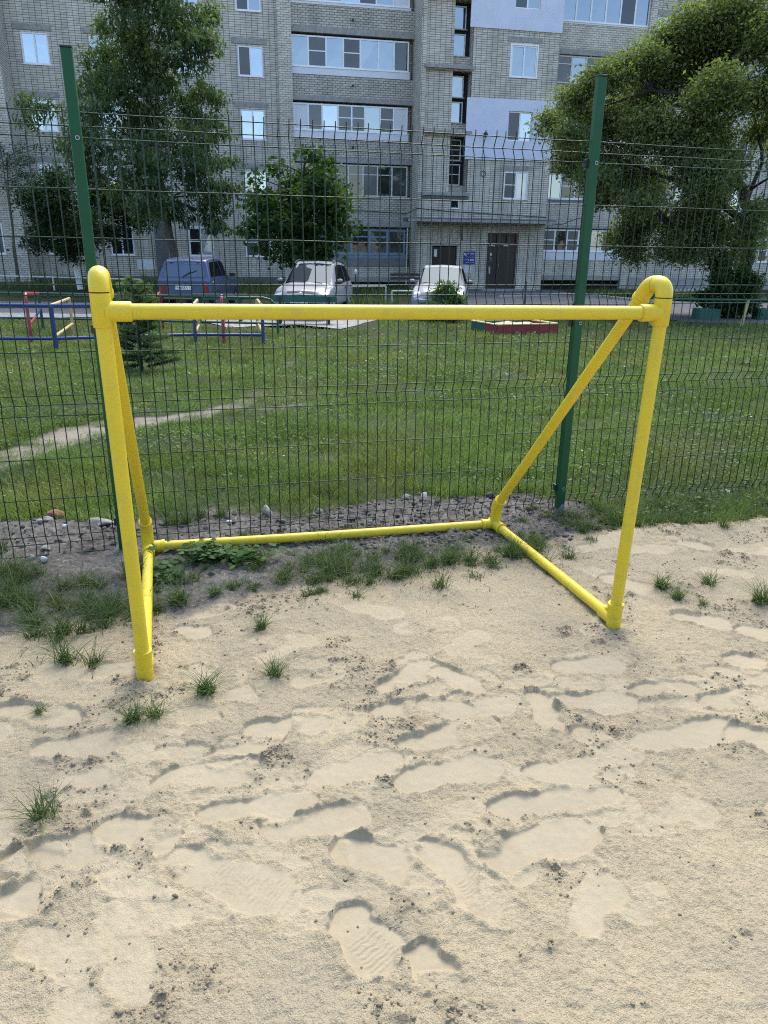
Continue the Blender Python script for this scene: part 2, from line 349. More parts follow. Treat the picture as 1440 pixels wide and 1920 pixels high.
T_MID = [(-2.57, 4.11, 0.52), (-3.14, 3.76, 0.65), (-2.21, 3.6, 0.66), (-3.72, 3.24, 0.66), (-2.79, 2.9, 0.95), (-1.94, 2.92, 0.53), (-4.29, 3.06, 0.53), (-3.94, 2.36, 0.76), (-3, 2.02, 0.77), (-2.04, 2.21, 0.53), (-4.51, 2.36, 0.38), (-3.59, 1.47, 0.42), (-2.43, 1.48, 0.48), (-3.21, 1.29, 0.35), (-1.76, 1.85, 0.29), (-4.75, 3.37, 0.3), (-2.53, 4.52, 0.31), (-4.6, 3.78, 0.22), (-1.5, 3.01, 0.32), (-1.43, 2.25, 0.25), (-3.62, 4.13, 0.28), (-4.87, 2.07, 0.27), (-2.16, 4.25, 0.26), (-1.55, 3.7, 0.19), (-4.36, 1.46, 0.27)]
T_RIGHT = [(11, 8.63, 1.15), (9.89, 8.33, 0.99), (8.97, 7.89, 0.75), (11.82, 7.78, 1), (8.13, 7.31, 0.67), (9.41, 7.17, 0.93), (10.75, 7.19, 0.93), (11.84, 6.76, 0.59), (7.41, 7, 0.59), (6.6, 6.7, 0.59), (8.52, 6.27, 0.94), (9.93, 5.99, 1.03), (11.27, 6.15, 0.51), (5.98, 6.09, 0.65), (5.51, 5.71, 0.52), (7.06, 5.65, 0.86), (8.15, 5.2, 0.95), (9.41, 4.9, 1.04), (10.51, 5.07, 0.73), (5.74, 5.02, 0.52), (6.49, 4.55, 0.79), (7.59, 4.09, 0.88), (8.69, 3.78, 0.97), (9.92, 3.8, 0.97), (10.81, 4.29, 0.44), (6.57, 3.76, 0.53), (6.98, 3.27, 0.44), (7.9, 3.04, 0.54), (9.02, 2.64, 0.81), (10.1, 2.65, 0.9), (10.85, 2.99, 0.54), (8.57, 1.96, 0.72), (9.68, 1.8, 0.73), (10.56, 1.98, 0.81), (11.23, 2.33, 0.45), (9, 1.45, 0.36), (11, 1.48, 0.55), (12.09, 5.63, 0.34), (12.76, 3.01, 0.25), (12.73, 8.22, 1.33), (13.19, 6.77, 1.02), (14.06, 5.11, 1.04), (13.89, 2.53, 0.54), (11.54, 2.83, 0.47), (11.49, 2.08, 0.51), (12.16, 1.66, 0.29), (11.01, 3.65, 0.53), (12.04, 5.24, 0.45), (11.47, 6, 0.51), (12.46, 3.99, 0.25), (11.43, 8.07, 0.83), (10.6, 8.06, 0.91)]
LIMBS = [[(12.36, 26.5, 0.09), (12.22, 26.5, 0.92), (12.28, 26.5, 1.66), (12.32, 26.5, 2.26), (12.29, 26.5, 2.63), (11.94, 26.5, 3.2), (11.62, 26.5, 3.77), (11.3, 26.5, 4.21), (10.99, 26.5, 4.76), (10.35, 26.5, 5.53), (9.54, 26.5, 6.29)], [(11.99, 26.5, 3.3), (12.05, 26.5, 3.58), (12.16, 26.5, 4), (12.27, 26.5, 4.37), (12.18, 26.5, 4.78), (12.06, 26.5, 5.01), (11.64, 26.5, 6.01), (11.26, 26.5, 7.2)], [(12.3, 26.5, 2.17), (11.81, 26.5, 2.7), (11.09, 26.5, 3.16), (10.12, 26.5, 3.64), (9.02, 26.5, 3.95)], [(12.37, 26.5, 2.01), (12.86, 26.5, 2.25), (13.29, 26.5, 2.85), (13.59, 26.5, 4)], [(9.54, 26.5, 6.29), (8.33, 26.5, 6.42), (6.85, 26.5, 5.95)], [(11.3, 26.5, 4.21), (10, 26.5, 4.44), (8.23, 26.5, 4.57)], [(11.81, 26.5, 2.7), (10.87, 26.5, 2.32), (9.81, 26.5, 2.14)]]
T_SHRUB = [(11.24, 0.5, 0.52), (10.69, 0.66, 0.38), (11.7, 0.84, 0.35), (10.98, 0.99, 0.31), (10.99, -0.09, 0.44), (11.67, 0, 0.53), (12.12, 0.43, 0.26), (10.6, 0.16, 0.32)]
T_BUSH = [(1.73, 0.27, 0.35), (1.51, -0.04, 0.32), (1.98, -0.03, 0.32), (1.35, -0.12, 0.22), (2.13, 0.2, 0.22), (1.8, 0.5, 0.19), (1.75, -0.26, 0.32)]
# ------------------------------------------------------------------ terrain
def T(x, y):
    x = np.asarray(x, float); y = np.asarray(y, float)
    return -0.45 * S((y - 5.5) / 13.0) + 0.3 * S((y - 29) / 8) * S((-x - 3) / 6)

SE = np.array(SAND_EDGE); LE = np.array([(-2.939, 3.657), (-2.189, 3.889), (-1.939, 4.013), (-1.589, 3.91), (-1.402, 4.098), (-1.029, 4.14), (-0.757, 4.057), (-0.383, 4.108), (-0.233, 4.2), (0.068, 4.33), (0.386, 4.40), (0.797, 4.52), (1.033, 4.56), (1.25, 4.45), (1.33, 4.15), (1.45, 4.0), (1.6, 4.03), (1.946, 4.08), (2.318, 4.12), (3.275, 4.3)])
def sand_mask(x, y):
    e = np.interp(x, SE[:, 0], SE[:, 1]) + .10 * fbm(x, y, 3.0, 3, 5) + .03 * vn(x, y, 25, 8)
    return S((e - y) / .16 + .5)
def lawn_mask(x, y):
    e = np.interp(x, LE[:, 0], LE[:, 1]) + .13 * fbm(x, y, 4.0, 3, 9) + .12 * fbm(x, y, 11, 2, 10) * S((1.45 - x) / .2)
    return S((y - e) / .26 + .5)
def seg_mask(x, y, pts, soft=.6):
    best = np.zeros_like(x)
    for (x0, y0, w0), (x1, y1, w1) in zip(pts[:-1], pts[1:]):
        dx, dy = x1 - x0, y1 - y0
        t = np.clip(((x - x0) * dx + (y - y0) * dy) / (dx * dx + dy * dy), 0, 1)
        d = np.hypot(x - x0 - t * dx, y - y0 - t * dy)
        w = w0 + (w1 - w0) * t
        best = np.maximum(best, S((1.25 - d / w) / soft))
    return best
def path_mask(x, y):
    xx = x + .12 * fbm(x, y, 2.5, 2, 31) + .10 * fbm(x, y, 9, 3, 35); yy = y + .12 * fbm(x, y, 2.5, 2, 32) + .10 * fbm(x, y, 9, 3, 34)
    a = np.maximum(seg_mask(xx, yy, PATHA) * (1 - .8 * S((y - 6.5) / 2.2)), .6 * seg_mask(xx, yy, PATHB))
    return np.clip(a * (.7 + .9 * fbm(x, y, 7, 3, 33)), 0, 1)

C_SAND = np.array((.378, .312, .198)); C_PALE = np.array((.315, .265, .178)); C_MOIST = np.array((.225, .186, .122)); C_GREY = np.array((.318, .268, .180))
C_SOIL = np.array((.125, .112, .098)); C_LAWN = np.array((.034, .043, .016)); C_PATH = np.array((.21, .18, .14))

# fine sheet under and around the goal
X0, X1, Y0, Y1 = -3.4, 3.7, .5, 5.3
gx = np.concatenate([np.arange(X0, -2.0, .012), np.arange(-2.0, -1.0, .0055), np.arange(-1.0, 1.0, .0032), np.arange(1.0, 2.0, .0055), np.arange(2.0, X1 + .001, .012)])
gy = np.concatenate([np.arange(Y0, 1.0, .008), np.arange(1.0, 1.9, .003), np.arange(1.9, 2.8, .0042), np.arange(2.8, Y1 + .001, .0075)])
GX, GY = np.meshgrid(gx, gy)
sm = sand_mask(GX, GY); lm = lawn_mask(GX, GY)
soil = (1 - sm) * (1 - lm)
Z = .014 * fbm(GX, GY, 2.2, 3, 1) + .009 * fbm(GX, GY, 7, 3, 2)
Z += sm * .0035 * fbm(GX, GY, 22, 3, 3)
# clumpy, crumbled zones
rough = S((fbm(GX, GY, 3.1, 3, 40) - .02) / .35)
smooth_m = np.zeros_like(Z)
ring = np.zeros_like(Z)
def add_print(hx, hy, tx, ty, w, depth, blur=1.0, tread=False, strength=1.0):
    cx, cy = (hx + tx) / 2, (hy + ty) / 2
    L = math.hypot(tx - hx, ty - hy) / 2 + .02
    ux, uy = (tx - hx), (ty - hy); n = math.hypot(ux, uy); ux /= n; uy /= n
    i0, i1 = np.searchsorted(gx, (cx - L - .15, cx + L + .15)); j0, j1 = np.searchsorted(gy, (cy - L - .15, cy + L + .15))
    if i1 <= i0 or j1 <= j0: return
    x = GX[j0:j1, i0:i1]; y = GY[j0:j1, i0:i1]
    sd_ = int(abs(hx) * 1000) + 3
    wob = .020 * fbm(x, y, 9, 3, sd_) + .004 * vn(x, y, 60, sd_ + 1)
    a = ((x - cx) * ux + (y - cy) * uy + wob) / L; b = (-(x - cx) * uy + (y - cy) * ux + wob) / (w / 2)
    wid = np.sqrt(np.clip(1 - np.abs(a) ** 3.2, 1e-4, 1)) * (1 - .24 * np.exp(-((a + .18) / .26) ** 2)) * (1 + .10 * a)
    d = np.abs(b) / wid
    d = np.where(np.abs(a) > .985, 3.0, d)
    # true signed distance is roughly (1-d)*w/2
    sd = (1 - d) * w / 2 * np.clip(wid, .35, 1)
    wear = S((fbm(x, y, 7, 2, sd_ + 9) + .42) / .22)          # parts of the rim have slumped
    m = S(sd / (.0075 * blur) + .5) * strength * (.25 + .75 * wear)
    zz = Z[j0:j1, i0:i1]
    base = zz.mean()
    tilt = .004 * a + .004 * b
    floor_ = base - depth + tilt + .003 * fbm(x, y, 9, 3, 77) + .0011 * fbm(x, y, 45, 2, 78)
    if tread:
        tm = S((.55 - np.abs(a - .35)) / .1) * S((.6 - np.abs(b)) / .1)
        floor_ = floor_ + .0012 * tm * np.sign(np.sin(a * L * 2 * PI / .014))
    Z[j0:j1, i0:i1] = zz * (1 - m) + floor_ * m
    r = np.exp(-((sd + .013) / .013) ** 2) * strength
    Z[j0:j1, i0:i1] += r * (.0035 + .0045 * fbm(x, y, 40, 2, 12) + .004 * fbm(x, y, 9, 2, 13)) * min(1, depth / .008)
    smooth_m[j0:j1, i0:i1] = np.maximum(smooth_m[j0:j1, i0:i1] * (1 - r * .5), m)
    ring[j0:j1, i0:i1] = np.maximum(ring[j0:j1, i0:i1], np.exp(-((sd + .028) / .03) ** 2) * strength * min(1, depth / .008))
rp_ = random.Random(3)
for k in range(60):                                                # old, half-filled prints
    x, y = rp_.uniform(-2.6, 3.0), rp_.uniform(.7, 3.9); a = rp_.gauss(.2, .7); l = .26
    add_print(x, y, x + l * math.cos(a), y + l * math.sin(a), .11, rp_.uniform(.002, .005), 3.5, False, .7)
Z += sm * .011 * (1 - 2.2 * np.abs(fbm(GX, GY, 4.2, 3, 42))) * S((2.75 - GY) / .5) * S((GY - 1.15) / .35)      # trampled ridges
for k in range(95):                                                # jumbled, partly overlapping prints
    x, y = rp_.gauss(.15, .75), rp_.uniform(1.25, 2.6); a = rp_.gauss(.15, .55); l = rp_.uniform(.10, .25)
    add_print(x, y, x + l * math.cos(a), y + l * math.sin(a), rp_.uniform(.08, .12), rp_.uniform(.003, .008), rp_.uniform(1, 2), False, rp_.uniform(.45, .9))
for i, (hx, hy, tx, ty, w) in enumerate(FOOT):
    add_print(hx, hy, tx, ty, w * 1.12, .0062 + .0055 * ((i * 7919) % 10) / 10, 1.0, i in (0, 13, 12), 1.0)
clus = S((fbm(GX, GY, 5.5, 3, 41) - .08) / .22)
crumb = np.clip(.36 * rough + ring * (.35 + clus) + .7 * clus * rough, 0, 1) * (1 - smooth_m)
lump = np.clip(fbm(GX, GY, 55, 2, 21), 0, 1); lump2 = np.clip(fbm(GX, GY, 28, 2, 22) - .1, 0, 1)
Z += sm * crumb * (.009 * lump + .015 * lump2 * (.3 + clus))
Z += sm * (1 - smooth_m) * (.0022 * vn(GX, GY, 150, 23) + .0018 * vn(GX, GY, 70, 24) + .003 * fbm(GX, GY, 18, 3, 25))
# soil strip: rubble lumps and a low mound behind the goal
Z += soil * (.014 * fbm(GX, GY, 11, 4, 50) + .006 * vn(GX, GY, 60, 52) + .022 * np.clip(fbm(GX, GY, 24, 2, 51), 0, 1) * S((GY - 3.3) / .5))
Z += .028 * np.exp(-((GX - .45) / .55) ** 2 - ((GY - 4.32) / .20) ** 2) + .03 * np.exp(-((GX + 1.9) / .5) ** 2 - ((GY - 3.75) / .18) ** 2)
# sand bank pushed against the turf on the right
Z += .03 * sm * np.exp(-((GY - np.interp(GX, SE[:, 0], SE[:, 1]) + .12) / .12) ** 2) * S((GX - 1.1) / .3)
for fx_, fy_ in ((-.868, 2.318), (.985, 2.78)):                    # sand pushed up round the goal's feet
    rr_ = np.hypot(GX - fx_, GY - fy_) + .012 * fbm(GX, GY, 14, 2, 26)
    Z += .016 * np.exp(-((rr_ - .062) / .022) ** 2) * (.6 + .8 * vn(GX, GY, 30, 27)) - .006 * np.exp(-(rr_ / .035) ** 2)
    crumb = np.maximum(crumb, np.exp(-((rr_ - .09) / .05) ** 2))
edge = np.minimum(np.minimum(GX - X0, X1 - GX), np.minimum(GY - Y0, Y1 - GY))
Z = Z * S(edge / .25) + .004 + T(GX, GY)
nz = fbm(GX, GY, 6, 3, 60)[..., None]; nf = vn(GX, GY, 90, 61)[..., None]; nm = fbm(GX, GY, 1.3, 3, 62)[..., None]
c = C_SAND * (1 + .07 * nz + .05 * nf + .05 * nm)
smm = smooth_m[..., None]; c = c * (1 - .7 * smm) + .7 * smm * C_PALE * (1 + .05 * nz + .02 * nf)
gp_ = (S((fbm(GX, GY, 2.6, 4, 63) + .02) / .35) * .75 * (1 - smm[..., 0]))[..., None]
c = c * (1 - gp_) + gp_ * C_GREY * (1 + .08 * nz)
dk = np.clip(crumb * (.35 * lump + .95 * lump2) * 1.4 + .18 * rough * np.clip(nf[..., 0], 0, 1), 0, .85)[..., None]
c = c * (1 - dk) + dk * C_MOIST
speck = ((vn(GX, GY, 120, 71) > .84) & (smooth_m < .3)).astype(float)[..., None] * .45
c = c * (1 - speck) + speck * C_MOIST
cs = C_SOIL * (1 + .35 * nz + .3 * nf + .35 * fbm(GX, GY, 3.2, 3, 64)[..., None])
white_bits = ((vn(GX, GY, 75, 72) > .86) & (soil > .5)).astype(float)[..., None] * .5
cs = cs * (1 - white_bits) + white_bits * np.array((.42, .41, .39))
cl = C_LAWN * (1 + .25 * nz)
pm = path_mask(GX, GY)[..., None]
cl = cl * (1 - pm) + pm * C_PATH * (1 + .15 * nz)
col = c * sm[..., None] + (1 - sm[..., None]) * (cl * lm[..., None] + cs * (1 - lm[..., None]))
ny, nx = GX.shape
idx = np.arange(ny * nx).reshape(ny, nx)
F = np.stack([idx[:-1, :-1], idx[:-1, 1:], idx[1:, 1:], idx[1:, :-1]], -1).reshape(-1, 4)

def ground_mat(name, bscale, bstr, bdist):
    m, nt, p = new_mat(name)
    N, L = nt.nodes, nt.links
    at = N.new('ShaderNodeAttribute'); at.attribute_name = 'Col'
    sm_ = N.new('ShaderNodeAttribute'); sm_.attribute_name = 'grain'
    tc = N.new('ShaderNodeTexCoord')
    n1 = N.new('ShaderNodeTexNoise'); n1.inputs['Scale'].default_value = bscale; n1.inputs['Detail'].default_value = 3; n1.inputs['Roughness'].default_value = .6
    L.new(tc.outputs['Object'], n1.inputs['Vector'])
    rp = N.new('ShaderNodeMapRange'); rp.inputs['From Min'].default_value = .3; rp.inputs['From Max'].default_value = .7
    rp.inputs['To Min'].default_value = .80; rp.inputs['To Max'].default_value = 1.2
    L.new(n1.outputs['Fac'], rp.inputs['Value'])
    bl = N.new('ShaderNodeMix'); bl.data_type = 'FLOAT'; bl.inputs[2].default_value = 1.0
    L.new(sm_.outputs['Fac'], bl.inputs[0]); L.new(rp.outputs[0], bl.inputs[3])
    sc = N.new('ShaderNodeVectorMath'); sc.operation = 'SCALE'
    L.new(at.outputs['Color'], sc.inputs[0]); L.new(bl.outputs[0], sc.inputs['Scale'])
    L.new(sc.outputs[0], p.inputs['Base Color'])
    p.inputs['Roughness'].default_value = .95; p.inputs['Specular IOR Level'].default_value = .15
    b = N.new('ShaderNodeBump'); b.inputs['Distance'].default_value = bdist
    ml = N.new('ShaderNodeMath'); ml.operation = 'MULTIPLY'; ml.inputs[1].default_value = bstr
    L.new(sm_.outputs['Fac'], ml.inputs[0]); L.new(ml.outputs[0], b.inputs['Strength'])
    L.new(n1.outputs['Fac'], b.inputs['Height']); L.new(b.outputs[0], p.inputs['Normal'])
    return m
M['sand'] = ground_mat('sand_and_soil', 260, 1.0, .007)
M['lawn_ground'] = ground_mat('lawn_soil', 60, .6, .02)
grain = np.clip(1 - .82 * smooth_m, 0, 1)
sand = np_mesh('sand', np.stack([GX, GY, Z], -1).reshape(-1, 3), F, M['sand'], col.reshape(-1, 3), smooth=True, extra={'grain': grain.ravel()})
tag(sand, kind='structure')

def gz(x, y):
    """height of the ground at a point"""
    if X0 + .02 < x < X1 - .02 and Y0 + .02 < y < Y1 - .02:
        return float(Z[np.searchsorted(gy, y), np.searchsorted(gx, x)])
    return float(T(x, y))
def gz_arr(x, y):
    i = np.clip(np.searchsorted(gx, x), 0, nx - 1); j = np.clip(np.searchsorted(gy, y), 0, ny - 1)
    inside = (x > X0) & (x < X1) & (y > Y0) & (y < Y1)
    return np.where(inside, Z[j, i], T(x, y))

# the wide ground sheet
bx = np.concatenate([np.arange(-120, -16, 4.0), np.arange(-16, -8, .4), np.arange(-8, 9, .07), np.arange(9, 20, .4), np.arange(20, 121, 4.0)])
by = np.concatenate([np.arange(-60, -2, 4.0), np.arange(-2, 4.4, .25), np.arange(4.4, 13, .06), np.arange(13, 30, .25), np.arange(30, 60, .8), np.arange(60, 161, 5.0)])
BX, BY = np.meshgrid(bx, by)
BZ = T(BX, BY) + .012 * fbm(BX, BY, 1.1, 3, 91) * S((np.abs(BY - 5.0) - .5))
ins = S(np.minimum(np.minimum(BX - X0, X1 - BX), np.minimum(BY - Y0, Y1 - BY)) / .1)
BZ = BZ - .09 * ins
bl_ = lawn_mask(BX, BY); bs_ = sand_mask(BX, BY)
n1 = fbm(BX, BY, .9, 3, 92)[..., None]; n2 = fbm(BX, BY, 5, 2, 93)[..., None]
lawn_c = C_LAWN * (1 + .22 * n1 + .2 * n2) + np.array((.03, .018, .008)) * np.clip(n1, 0, 1)
pth = path_mask(BX, BY)[..., None]
lawn_c = lawn_c * (1 - pth) + pth * C_PATH * (1 + .12 * n2)
bc = lawn_c * bl_[..., None] + (1 - bl_[..., None]) * (C_SAND * bs_[..., None] + (1 - bs_[..., None]) * C_SOIL)
bny, bnx = BX.shape
idx = np.arange(bny * bnx).reshape(bny, bnx)
F = np.stack([idx[:-1, :-1], idx[:-1, 1:], idx[1:, 1:], idx[1:, :-1]], -1).reshape(-1, 4)
lawn = np_mesh('lawn_ground', np.stack([BX, BY, BZ], -1).reshape(-1, 3), F, M['lawn_ground'], bc.reshape(-1, 3), smooth=True, extra={'grain': np.ones(bny * bnx)})
tag(lawn, kind='structure')

def flat_patch(name, outline, z, m, seed=0, wob=.25, kind='structure', step=.5):
    """an irregular sheet on the ground"""
    pts = []
    n = len(outline)
    for i in range(n):
        a, b = Vector(outline[i]), Vector(outline[(i + 1) % n])
        k = max(1, int((b - a).length / step))
        for j in range(k): pts.append(a.lerp(b, j / k))
    P = np.array([(p.x, p.y) for p in pts])
    P[:, 0] += wob * fbm(P[:, 0], P[:, 1], .9, 2, seed); P[:, 1] += wob * fbm(P[:, 0], P[:, 1], .9, 2, seed + 5)
    bm = bmesh.new()
    vs = [bm.verts.new((x, y, z)) for x, y in P]
    f = bm.faces.new(vs)
    bmesh.ops.triangulate(bm, faces=[f])
    me = bpy.data.meshes.new(name); bm.to_mesh(me); bm.free(); me.materials.append(m)
    o = bpy.data.objects.new(name, me); COL.objects.link(o)
    return tag(o, kind=kind)
flat_patch('gravel_path', [(-22, 21.2), (-10.8, 21.0), (-9.1, 22.2), (-7, 22.0), (-5.2, 21.6), (-4.3, 19.7), (-2.4, 20.6), (-1.2, 19.7), (-.3, 22.4), (.2, 23.6), (-22, 24)], -.436, M['gravel'], 3, .3)
flat_patch('asphalt', [(-24, 23.4), (1.0, 23.2), (4.6, 23.7), (12, 23.8), (30, 24.5), (30, 32.5), (13, 33.5), (9.8, 39), (9.0, 43), (3.2, 42.0), (2.9, 35.2), (1.8, 28.5), (-24, 28.0)], -.432, M['asphalt'], 7, .15)
kb = MB()
for (a, b, h) in [((5.2, 35.3), (9.5, 38.0), .10), ((9.7, 37.8), (11.0, 33.6), .10), ((15.6, 42.4), (19.4, 44.8), .14), ((1.7, 28.6), (2.85, 35.2), .08)]:
    dx, dy = b[0] - a[0], b[1] - a[1]; l = math.hypot(dx, dy); nxv, nyv = -dy / l * .08, dx / l * .08
    vs = [(a[0] - nxv, a[1] - nyv, -.5), (b[0] - nxv, b[1] - nyv, -.5), (b[0] + nxv, b[1] + nyv, -.5), (a[0] + nxv, a[1] + nyv, -.5)]
    vs += [(x, y, -.45 + h) for x, y, _ in vs]
    kb.add(vs, [(4, 5, 6, 7), (0, 1, 5, 4), (1, 2, 6, 5), (2, 3, 7, 6), (3, 0, 4, 7)])
tag(kb.build('kerb', M['kerb']), kind='structure')
flat_patch('soil_and_tree_shade', [(8.8, 23.1), (10.2, 22.7), (13, 22.6), (17, 23.2), (17, 24.6), (12, 25.2), (9.4, 24.2)], -.428, mat('soil_shade_tone', (.075, .062, .055), .95, .3, 4, bump=.6, bscale=30), 11, .3)  # dark soil under the tree, with the tree's shade painted into its colour

# ------------------------------------------------------------------ loose things on the ground
def ico(sub=1):
    bm = bmesh.new(); bmesh.ops.create_icosphere(bm, subdivisions=sub, radius=1.0)
    bm.verts.ensure_lookup_table()
    V = np.array([v.co[:] for v in bm.verts]); Fc = np.array([[v.index for v in f.verts] for f in bm.faces]); bm.free()
    return V, Fc
IV, IF = ico(1)
def lumps(name, pts, rad, colA, colB, m, flat=.7, label=None):
    n = len(pts); k = len(IV)
    d = 1 + .38 * (rng.random((n, k, 1)) - .5) * 2
    sc = np.stack([rng.uniform(.7, 1.3, n), rng.uniform(.7, 1.3, n), rng.uniform(.5, .9, n) * flat / .7], -1)[:, None, :]
    a = rng.uniform(0, 2 * PI, n); ca, sa = np.cos(a)[:, None], np.sin(a)[:, None]
    P = IV[None] * d * sc * rad[:, None, None]
    X = P[..., 0] * ca - P[..., 1] * sa; Y = P[..., 0] * sa + P[..., 1] * ca
    V = np.stack([X + pts[:, None, 0], Y + pts[:, None, 1], P[..., 2] + pts[:, None, 2]], -1).reshape(-1, 3)
    Fc = (IF[None] + (np.arange(n) * k)[:, None, None]).reshape(-1, 3)
    t = rng.random((n, 1))
    C = np.repeat(colA * (1 - t) + colB * t, k, 0)
    return np_mesh(name, V, Fc, m, C, smooth=False, extra={'grain': np.ones(len(V))})
# crumbs of damp sand round the prints
pr_ = crumb * sm * (GY < 4.2) * (np.abs(GX) < 2.4); pr_ = pr_ ** 1.6 * (clus + .12) * (lump2 + .08) * (np.gradient(gy)[:, None] * np.gradient(gx)[None, :])
flatp = pr_.ravel() / pr_.sum()
pick = rng.choice(flatp.size, 12500, p=flatp)
cx_, cy_ = GX.ravel()[pick], GY.ravel()[pick]
rad = .0012 + .0042 * rng.random(len(pick)) ** 3 + .003 * (rng.random(len(pick)) < .02)
pts = np.stack([cx_, cy_, Z.ravel()[pick] + rad * .35], -1)
o = lumps('sand_crumbs', pts, rad, C_MOIST * 1.3, C_SAND * 1.0, M['sand']); tag(o, kind='stuff')
# rubble in the soil strip
w_ = soil * S((GY - 3.45) / .3) * (np.abs(GX) < 3.2); w_ = w_ * (.2 + S(fbm(GX, GY, 5, 2, 88) + .4)); pick = rng.choice(w_.size, 3000, p=(w_ / w_.sum()).ravel())
rad = .003 + .015 * rng.random(len(pick)) ** 5
pts = np.stack([GX.ravel()[pick], GY.ravel()[pick], Z.ravel()[pick] + rad * .2], -1)
o = lumps('rubble', pts, rad, np.array((.07, .063, .056)), np.array((.19, .175, .155)), M['sand']); tag(o, kind='stuff')

RV, RF = ico(2)
ROCK_LABEL = ['broken red brick lying at the lawn edge behind the far left mesh', 'pale grey angular stone leaning against the red brick', 'small grey stone just left of the red brick',
 'long flat slab of broken concrete beside the left green fence post', 'brownish grey stone half sunk in soil at left under the mesh', 'rounded grey boulder standing in grass near the middle of the fence',
 'thin pale stone chip standing up on the soil mound', 'grey stone lying left of the upright pale chip on the mound', 'red brick lump in soil right of the right green post', 'small red brick fragment in soil left of the right green post',
 'tiny orange brick chip on soil beside the left goal stay', 'dark stone at the left end of the soil mound', 'dark stone with flat top on the soil mound near its left end', 'dark clod under the pale chip on the soil mound', 'dark lump on top of the soil mound near the right stay', 'small grey stone at grass edge right of the left goal stay',
 'small pale stone under the mesh between brick and concrete slab', 'flat grey stone low in the soil at the far left', 'flat pale stone low in front of the left mesh panel', 'brown clod lying alone on the sand right of the middle', 'grey stone by the base of the left green post', 'grey pebble at the lawn edge near the middle', 'white stone in the grass behind the right mesh panel', 'brick chip under the mesh behind the rear yellow pipe', 'pale pebble in soil behind the rear yellow pipe', 'small brown block lying in the sand at the front left']
RM = {'brick': 'brick_red', 'grey': 'stone_grey', 'slab': 'stone_grey', 'white': 'stone_white', 'dark': 'stone_dark', 'brown': 'stone_brown'}
for i, (x, y, w, k) in enumerate(ROCK):
    n = rng.normal(size=(14, 3)); n /= np.linalg.norm(n, axis=1, keepdims=True)
    V = RV.copy()
    for q in n:                                                     # chop flat facets
        d = V @ q; lim = rng.uniform(.34, .78)
        V -= np.clip(d - lim, 0, None)[:, None] * q
    hgt = {'brick': .75, 'grey': .8, 'slab': .35, 'white': .7, 'dark': .65, 'brown': .8}[k]
    V = V * np.array((1, .7 if k != 'slab' else .45, hgt)) * w * .55
    if i in (5, 6): V[:, 2] *= 1.4
    a = rng.uniform(-.6, .6); V = np.stack([V[:, 0] * math.cos(a) - V[:, 1] * math.sin(a), V[:, 0] * math.sin(a) + V[:, 1] * math.cos(a), V[:, 2]], -1)
    o = np_mesh('brick_piece' if k == 'brick' else 'stone', V, RF, M[RM[k]], smooth=False)
    o.location = (x, y, gz(x, y) + w * .55 * hgt * .45)
    tag(o, ROCK_LABEL[i], 'brick' if k == 'brick' else 'stone', 'stones and brick pieces along the fence')

# ------------------------------------------------------------------ grass
def blades(x, y, z, h, w, lean, colA, colB, segs=2, curl=1.0):
    """bent grass blades: V, F(quads), C"""
    n = len(x)
    a = rng.uniform(0, 2 * PI, n); da, db = np.cos(a), np.sin(a)
    s = rng.uniform(0, 2 * PI, n); sx, sy = np.cos(s), np.sin(s)
    V = []; ts = np.linspace(0, 1, segs + 1)
    for t in ts:
        cxp = x + da * lean * h * t ** (1.6 * curl); cyp = y + db * lean * h * t ** (1.6 * curl)
        cz = z + h * (t - .28 * np.minimum(lean, 1.4) * t ** 2)
        ww = w * (1 - t) ** .7 * .5 + w * .04
        V.append(np.stack([cxp - sx * ww, cyp - sy * ww, cz], -1)); V.append(np.stack([cxp + sx * ww, cyp + sy * ww, cz], -1))
    k = len(V)
    V = np.stack(V, 1)
    f = np.array([(2 * i, 2 * i + 1, 2 * i + 3, 2 * i + 2) for i in range(segs)])
    Fq = (f[None] + (np.arange(n) * k)[:, None, None]).reshape(-1, 4)
    t = rng.random((n, 1)); c = colA * (1 - t) + colB * t
    dry = (rng.random((n, 1)) < .05); c = np.where(dry, np.array((.22, .19, .08)), c)
    C = np.repeat(c[:, None], k, 1)
    return V.reshape(-1, 3), Fq, C.reshape(-1, 3)
def join(parts):
    V, Fq, C, o = [], [], [], 0
    for v, f, c in parts: V.append(v); Fq.append(f + o); C.append(c); o += len(v)
    return np.concatenate(V), np.concatenate(Fq), np.concatenate(C)
G1, G2 = np.array((.060, .108, .028)), np.array((.175, .222, .070))
D1, D2 = np.array((.034, .062, .022)), np.array((.10, .14, .052))
def on_asphalt(x, y):
    return ((y > 22.6) & (y < 29) & (x < 1.5)) | ((y > 23.2) & (y < 33) & (x > .5)) | ((y > 19.7 + 1.4 * np.clip(-x - 4.5, 0, 1)) & (y < 24) & (x < -.2)) | ((x > 3.5) & (x < 9.3) & (y > 30))
parts = []
